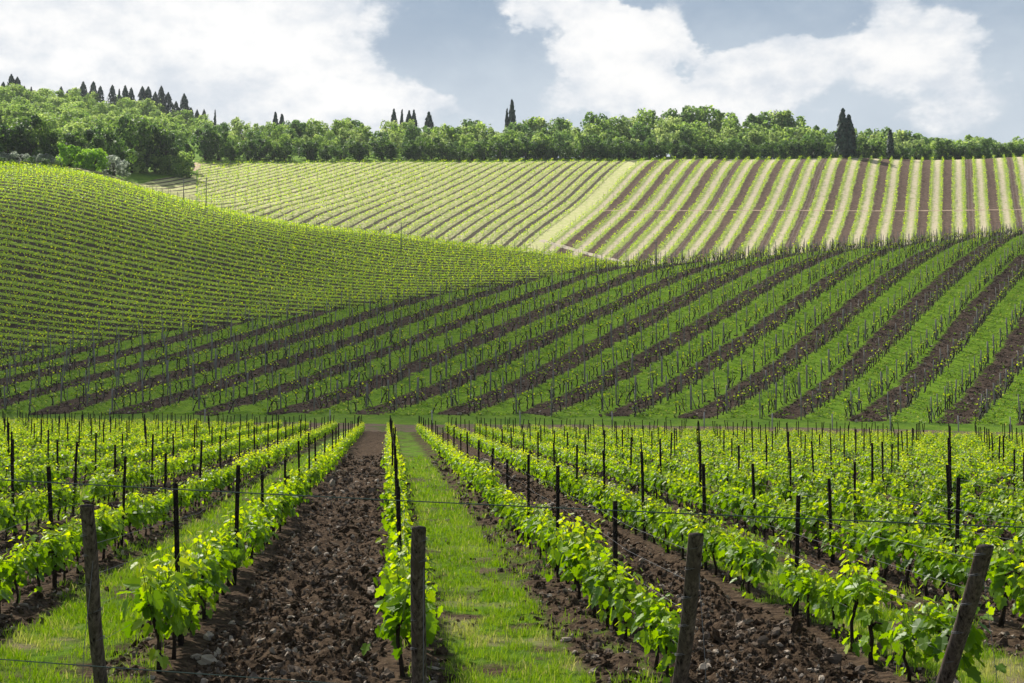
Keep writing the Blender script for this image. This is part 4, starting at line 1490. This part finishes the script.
def conifer_geo(seed, n=700, wr=0.14, twin=False):
    r_ = np.random.default_rng(seed)
    w_, c_ = Geo(), Geo()
    tube(w_, [(0, 0, -0.03), (0, 0, .5), (0, 0, .95)], [0.018, 0.012, 0.003], 6)
    P, N = [], []
    for s, hs in (((0, 1.0),) if not twin else ((-0.055, 1.0), (0.075, 0.88))):
        t_ = r_.random(n) ** 0.8
        prof = wr * np.minimum(1.0, (1 - t_) ** 0.62 * 1.25) * (0.75 + 0.25 * np.minimum(1, t_ / 0.1))
        a_ = r_.uniform(0, 6.28, n)
        lump = 0.50 + 0.62 * vnoise(a_ * 1.6 + seed, t_ * 9, seed) + 0.22 * vnoise(a_ * 3 + seed, t_ * 24, seed + 3)
        rr = prof * lump * (0.7 + 0.35 * r_.random(n))
        P.append(np.c_[s + rr * np.cos(a_), rr * np.sin(a_), (0.04 + 0.96 * t_) * hs])
        N.append(np.c_[np.cos(a_), np.sin(a_), np.full(n, .5)] + r_.normal(0, .4, (n, 3)))
    P, N = np.concatenate(P), np.concatenate(N)
    n = len(P)
    scatter(c_, TQ, TQF, P, np.c_[np.full(n, .05), np.full(n, .05), np.full(n, .05)] * r_.uniform(.6, 1.3, (n, 1)) * np.c_[np.ones(n), np.ones(n) * 1.5, np.ones(n)],
            rot_from(N, r_.normal(math.pi, .4, n)), 0, np.repeat(np.clip(r_.normal(.45, .18, n), 0, 1)[:, None], 3, 1))
    return c_, w_


def variants(fn, seeds, m_, **kw):
    out = []
    for s in seeds:
        c_, w_ = fn(s, **kw)
        out.append((c_.mesh('crown', [m_]), w_.mesh('trunk', [M_BARK], True), c_, w_))
    return out


M_TREE2 = leaf_mat('pale_tree_leaf', (0.10, 0.16, 0.05), (0.22, 0.31, 0.10), (0.36, 0.43, 0.17), 0.5, 0.6)
M_TREE3 = leaf_mat('deep_tree_leaf', (0.045, 0.10, 0.03), (0.11, 0.20, 0.055), (0.22, 0.31, 0.09), 0.45, 0.6)
WOODT = (variants(tree_geo, range(1, 5), M_TREE, nleaf=1500, wr=0.44, lobes=18, leaf=0.050, trunk_h=0.12, qs=0.68)
         + variants(tree_geo, range(5, 8), M_TREE2, nleaf=1300, wr=0.36, lobes=20, leaf=0.045, trunk_h=0.18, qs=0.55)
         + variants(tree_geo, range(8, 11), M_TREE3, nleaf=1500, wr=0.40, lobes=16, leaf=0.050, trunk_h=0.10, qs=0.70))
DARKT = variants(tree_geo, range(21, 27), M_DARKTREE, nleaf=3600, wr=0.62, lobes=24, leaf=0.045, trunk_h=0.12, qs=0.8)
EDGET = variants(tree_geo, range(31, 37), M_DARKTREE, nleaf=1400, wr=0.52, lobes=14, leaf=0.06, trunk_h=0.03, qs=0.85)
BRIGHTS = variants(tree_geo, range(41, 44), M_BRIGHT, nleaf=1800, wr=0.66, lobes=13, leaf=0.07, trunk_h=0.05, flat=0.95)
OLIVES = variants(tree_geo, range(51, 55), M_OLIVE, nleaf=800, wr=0.7, lobes=9, leaf=0.08, trunk_h=0.08)
CON = variants(conifer_geo, range(61, 67), M_CYP, wr=0.23)
SLIM = variants(conifer_geo, range(71, 74), M_CYP, wr=0.115)
TWIN = variants(conifer_geo, [77], M_CYP, wr=0.155, twin=True, n=900)


def tree(name, var, x, y, H, wide, label, cat, group=None, sink=0.0, parts=True, rz=None):
    z = hz1(x, y) - sink
    root = empty(name, (x, y, z), rng.uniform(0, 6.28) if rz is None else rz)
    root.scale = (H * wide, H * wide, H)
    link('crown', var[0], root)
    link('trunk', var[1], root)
    return tag(root, label, cat, group)


def tree_px(name, vars_, px, py_b, D, h_px, wide, label, cat, group=None, rz=None):
    p = at(px, py_b, D)
    return tree(name, vars_[int(rng.integers(0, len(vars_)))], p[0], p[1], h_px * D / FPX, wide, label, cat, group, 0.2, True, rz)


# the clump of big trees at the left edge, above the left hill
for px, pyb, D, hp, wd, lbl in [
    (-14, 162, 345, 44, 1.0, 'dark leafy tree cut by the left edge of the view'),
    (9, 160, 350, 44, 0.95, 'dark leafy tree first from the left behind the silvery shrubs'),
    (31, 160, 352, 52, 0.85, 'tallest dark round tree standing above the silvery shrubs'),
    (60, 160, 356, 40, 1.0, 'broad dark tree right of the tallest round tree'),
    (84, 163, 358, 44, 1.0, 'dark tree rising behind the bright green shrubs'),
    (108, 170, 368, 52, 0.85, 'dark tree just right of the bright green shrubs'),
    (132, 173, 399, 56, 0.8, 'tall dark tree in the middle of the clump between shrubs and bank'),
    (147, 173, 403, 50, 0.8, 'dark tree third from the right end of the clump by the earth bank'),
    (166, 174, 405, 42, 0.9, 'broad dark tree second from the right end of the clump'),
    (181, 174, 413, 30, 0.9, 'small dark tree at the right end of the clump beside the earth bank'),
]:
    tree_px('broadleaf_tree', DARKT, px, pyb, D, hp, wd, lbl, 'tree', 'dark trees above the left hill')
for px, pyb, D, hp, wd, lbl in [
    (205, 163, 446, 34, 0.9, 'dark green tree behind the earth bank at the field corner'),
    (219, 163, 447, 30, 1.0, 'dark green tree second right of the earth bank'),
]:
    tree_px('broadleaf_tree', EDGET, px, pyb, D, hp, wd, lbl, 'tree', 'dark trees above the left hill')
for px, pyb, D, hp, wd, lbl in [(70, 170, 336, 24, 1.0, 'bright green rounded shrub on the left of the pair'), (94, 172, 335, 24, 1.05, 'bright green rounded shrub on the right of the pair'),
                                (82, 160, 344, 22, 0.9, 'bright green small tree rising behind the pair of rounded shrubs')]:
    tree_px('green_shrub', BRIGHTS, px, pyb, D, hp, wd, lbl, 'shrub')
for i, (px, pyb, hp) in enumerate([(-6, 160, 13), (6, 160, 14), (18, 161, 15), (30, 162, 13), (42, 163, 14), (53, 164, 12), (114, 172, 22)]):
    tree_px('silvery_shrub', OLIVES, px, pyb, 340, hp, 1.3, ('silvery green shrub, %s from the left below the dark trees' % ordn(i + 1)) if i < 6 else 'pale grey-green shrub right of the bright green shrubs', 'shrub', 'silvery shrubs under the dark trees')
for i, (px, pyb, hp) in enumerate([(2, 165, 9), (14, 166, 7), (30, 166, 10), (45, 167, 9), (58, 168, 8)]):
    tree_px('dark_bush', EDGET, px, pyb, 328, hp, 1.3, 'low dark bush on the field edge below the silvery shrubs, %s from the left' % ordn(i + 1), 'bush', 'low dark bushes on the field edge')

# the front edge of the wood, along the top of the far vineyard
NEDGE = 62
for i in range(NEDGE):
    px = 232 + (1050 - 232) * i / (NEDGE - 1) + rng.normal(0, 3)
    D = np.interp(px, [200, 300, 500, 800, 1050], [448, 450, 455, 455, 452]) + rng.normal(0, 1.5)
    p = at(px, 160, D)
    H = rng.uniform(4.5, 7.2)
    tree('edge_tree', EDGET[int(rng.integers(0, 6))], p[0], p[1], H, rng.uniform(0.95, 1.3), 'dark low tree on the front edge of the wood, %s from the left' % ordn(i + 1), 'tree', 'trees along the front edge of the wood', 0.3)

# the wood behind it, tree by tree
cnt = 0
for row, (dD, Hm) in enumerate([(6, 7.5), (15, 8.5), (27, 10.5), (42, 12.5), (60, 14.0)]):
    m_ = 58
    for i in range(m_):
        px = 205 + (1056 - 205) * (i + 0.5 * (row % 2)) / m_ + rng.normal(0, 4)
        D = 456 + dD + rng.normal(0, 3)
        p = at(px, 150, D)
        H = Hm * rng.uniform(0.62, 1.25) * np.interp(px, [200, 300, 400, 500, 600, 700, 800, 900, 1040], [.58, .66, .80, .90, 1.0, 1.16, 1.04, .92, .84])
        zone = ('left of the group of conifers', 'between the conifers and the double cypress', 'right of the double cypress')[0 if px < 400 else 1 if px < 845 else 2]
        tree('wood_tree', WOODT[int(rng.integers(0, 10))], p[0], p[1], H, rng.uniform(0.85, 1.2), 'fresh green tree within the wood %s' % zone, 'tree', 'fresh green trees %s' % zone, 0.3)
        cnt += 1

# wood on the slope at the left, read as one mass
ws = Geo()
n = 520
pxs = rng.uniform(-40, 470, n)
Ds = rng.uniform(395, 655, n)
acc = 0
for px, D in zip(pxs, Ds):
    if px > 185 and D < 520:
        continue
    p = at(px, 150, D)
    v = WOODT[int(rng.integers(0, 10))][2]
    tv, tc = np.concatenate(v.V), np.concatenate(v.C)
    s = rng.uniform(6, 9.5) * (0.75 if px > 210 else 1.0)
    a_ = rng.uniform(0, 6.28)
    c_, q_ = math.cos(a_), math.sin(a_)
    V = tv * np.array([s * 1.15, s * 1.15, s])
    V = np.c_[V[:, 0] * c_ - V[:, 1] * q_, V[:, 0] * q_ + V[:, 1] * c_, V[:, 2]] + np.array([p[0], p[1], hz1(p[0], p[1]) - 1.0])
    ws.add(V[:len(tv)], [f for f in v.F], 0, np.clip(tc + rng.normal(0.02, .09), 0, 1))
struct(link('hillside_wood', ws.mesh('hillside_wood', [M_TREE])), 'stuff')

# conifers along the skyline (foot and top read off the photograph)
sky_con = [(3, 103, 18, .95, 0), (11, 104, 22, .9, 0), (17, 108, 23, 1.0, 0), (24, 107, 16, .9, 0), (31, 102, 12, 1.0, 1), (44, 105, 14, .95, 0), (53, 105, 10, 1.0, 1), (61, 106, 13, .95, 0), (67, 106, 10, .95, 0),
           (83, 113, 20, .95, 0), (93, 116, 19, .9, 0), (100, 119, 20, .95, 0), (112, 119, 22, .9, 0), (119, 115, 16, .8, 1), (125, 116, 21, .85, 0), (131, 117, 18, .8, 0), (142, 122, 22, .95, 0), (148, 123, 24, .95, 0),
           (155, 122, 22, .9, 0), (161, 123, 25, .9, 0), (168, 123, 24, .95, 0), (176, 123, 22, .95, 0), (184, 123, 26, .9, 0), (191, 121, 17, .95, 0), (197, 121, 16, .95, 0), (204, 121, 13, 1.0, 0), (215, 121, 14, .8, 1),
           (8, 112, 9, 1.2, 0), (58, 112, 8, 1.1, 1)]
for i, (px, pyb, hp, wd, slim) in enumerate(sky_con):
    D = 640 - 0.12 * abs(px - 60)
    p = at(px, pyb, D)
    H = hp * D / FPX * rng.uniform(0.75, 1.1) + 2.0
    root_z = at(px, pyb, D)[2]
    v = (SLIM if slim else CON)[int(rng.integers(0, 3))]
    o = tree('conifer', v, p[0], p[1], H, wd, '%s on the ridge at the left, %s of them from the left' % ('slim dark conifer' if slim else 'dark pointed conifer', ordn(i + 1)), 'conifer', 'dark conifers along the left ridge', 0.0)
    if o.location.z < root_z - 3.0:
        o.scale = tuple(q * (1 + (root_z - 3.0 - o.location.z) / H * (0 if j < 2 else 1)) for j, q in enumerate(o.scale))
for px, pyt, D, H, wd, vv, lbl in [
    (275.5, 113, 600, 11, .9, CON, 'left tip of the small lone pair of dark conifers on the skyline'), (282, 115, 600, 10, 1.0, CON, 'right tip of the small lone pair of dark conifers on the skyline'),
    (238, 118, 600, 8, .8, SLIM, 'tiny slim conifer alone between ridge conifers and lone pair'),
    (394, 110, 545, 11, .95, CON, 'tall dark conifer at the left end of the middle skyline group'), (402, 111, 545, 11, .8, SLIM, 'slim dark conifer second in the middle skyline group'),
    (409, 112, 548, 10.5, .9, CON, 'dark conifer third in the middle skyline group'), (414, 111, 548, 11, .9, CON, 'dark conifer fourth in the middle skyline group'),
    (429, 113, 548, 9.5, 1.3, CON, 'rounder dark conifer at the right end of the middle skyline group'),
    (512, 101, 530, 13.5, .95, CON, 'lone tall dark conifer standing on the skyline above the wood'),
    (507, 110, 530, 10, .8, SLIM, 'shorter slim conifer touching the lone tall conifer'),
    (845, 110, 448, 16.5, 1.3, TWIN, 'dark double-topped cypress in front of the wood'),
    (890, 130, 448, 9.5, 1.2, SLIM, 'small slim dark cypress right of the double-topped one')]:
    p = at(px, pyt, D)
    z0 = hz1(p[0], p[1])
    tree('cypress' if px > 800 else 'conifer', vv[int(rng.integers(0, len(vv)))], p[0], p[1], max(p[2] - z0, 4.0), wd * min(1.0, 12.0 / max(p[2] - z0, 4.0)), lbl, 'conifer' if px < 800 else 'cypress', None, 0.0, True, 0.1)

# ------------------------------------------------------------------ unseen bank of cloud put overhead, its density shaped to shade the near slopes
CLOUD_Z = 450.0
shift = np.array([sdir.x, sdir.y]) / sdir.z * CLOUD_Z
M_CLOUD = bpy.data.materials.new('thin_cloud')
M_CLOUD.use_nodes = True
t = NT(M_CLOUD.node_tree)
t.n.clear()
at_ = t.node('ShaderNodeAttribute', attribute_name='tint')
tr = t.node('ShaderNodeBsdfTransparent')
tl = t.node('ShaderNodeBsdfTranslucent')
t.put(tl.inputs[0], (0.9, 0.9, 0.9))
mx = t.node('ShaderNodeMixShader')
t.put(mx.inputs[0], t.m('MULTIPLY', t.sep(at_.outputs['Color'])[0], 0.40))
t.l.new(tr.outputs[0], mx.inputs[1]); t.l.new(tl.outputs[0], mx.inputs[2])
mo = t.node('ShaderNodeOutputMaterial')
t.l.new(mx.outputs[0], mo.inputs['Surface'])
cxs, cys = np.linspace(-330, 420, 120), np.linspace(-260, 330, 100)
CX, CY = np.meshgrid(cxs, cys)
wobx = 70 * (fbm(CX / 90, CY / 90, 4, 71) - 0.5)
edge_y = 224 + 0.50 * np.clip(CX + 15, 0, 110) + 0.6 * wobx
dens = sstep(edge_y - CY, -22, 24) * (0.50 + 0.50 * sstep(CY + 0.2 * CX, 95, 150)) * sstep(CX + wobx, -300, -230) * sstep(CX - wobx, 390, 320) * sstep(CY + wobx, -230, -160)
dens = dens * (1 + 0.75 * sstep(CY, 150, 190) * sstep(30 - CX, 0, 40)) * (1 - 0.5 * sstep(CX, 0, 70) * sstep(215 - CY, 0, 40)) * (0.72 + 0.5 * (fbm(CX / 60, CY / 60, 4, 72)))
thick = 26 * np.sqrt(np.clip(dens, 0, 1)) * (0.6 + 0.9 * fbm(CX / 35, CY / 35, 4, 73))
top = np.c_[(CX + shift[0]).ravel(), (CY + shift[1]).ravel(), (CLOUD_Z + 1.4 * thick).ravel()]
bot = np.c_[(CX + shift[0]).ravel(), (CY + shift[1]).ravel(), (CLOUD_Z - 0.5 * thick - 0.5).ravel()]
nx_, ny_ = len(cxs), len(cys)
ii = np.arange(ny_ - 1)[:, None] * nx_ + np.arange(nx_ - 1)[None]
Q = np.stack([ii, ii + 1, ii + nx_ + 1, ii + nx_], -1).reshape(-1, 4)
cl = np.repeat(np.clip(dens, 0, 1.7).ravel()[:, None], 3, 1)
struct(link('cloud', mesh_np('cloud', np.r_[top, bot], [Q, Q[:, ::-1] + len(top)], [M_CLOUD], color=np.r_[cl, cl], smooth=True)), 'stuff')

# ------------------------------------------------------------------ thin haze in the air
M_HAZE = bpy.data.materials.new('haze_air')
M_HAZE.use_nodes = True
t = NT(M_HAZE.node_tree)
t.n.clear()
pv = t.node('ShaderNodeVolumePrincipled')
pv.inputs['Color'].default_value = (0.88, 0.93, 1.0, 1)
pv.inputs['Density'].default_value = 0.00008
pv.inputs['Anisotropy'].default_value = 0.3
ho = t.node('ShaderNodeOutputMaterial')
t.l.new(pv.outputs[0], ho.inputs['Volume'])
bv = np.array([(-1, -1, -1), (1, -1, -1), (1, 1, -1), (-1, 1, -1), (-1, -1, 1), (1, -1, 1), (1, 1, 1), (-1, 1, 1)], float)
bf = np.array([(0, 3, 2, 1), (4, 5, 6, 7), (0, 1, 5, 4), (1, 2, 6, 5), (2, 3, 7, 6), (3, 0, 4, 7)])
zlo, zhi = float(GZ.min()) - 1.0, 190.0
lo, hi = np.array([-6010, -1510, zlo]), np.array([6510, 7510, zhi])
struct(link('haze', mesh_np('haze', (lo + hi) / 2 + bv * (hi - lo) / 2, [bf], [M_HAZE])), 'stuff')
SC.cycles.volume_bounces = 0
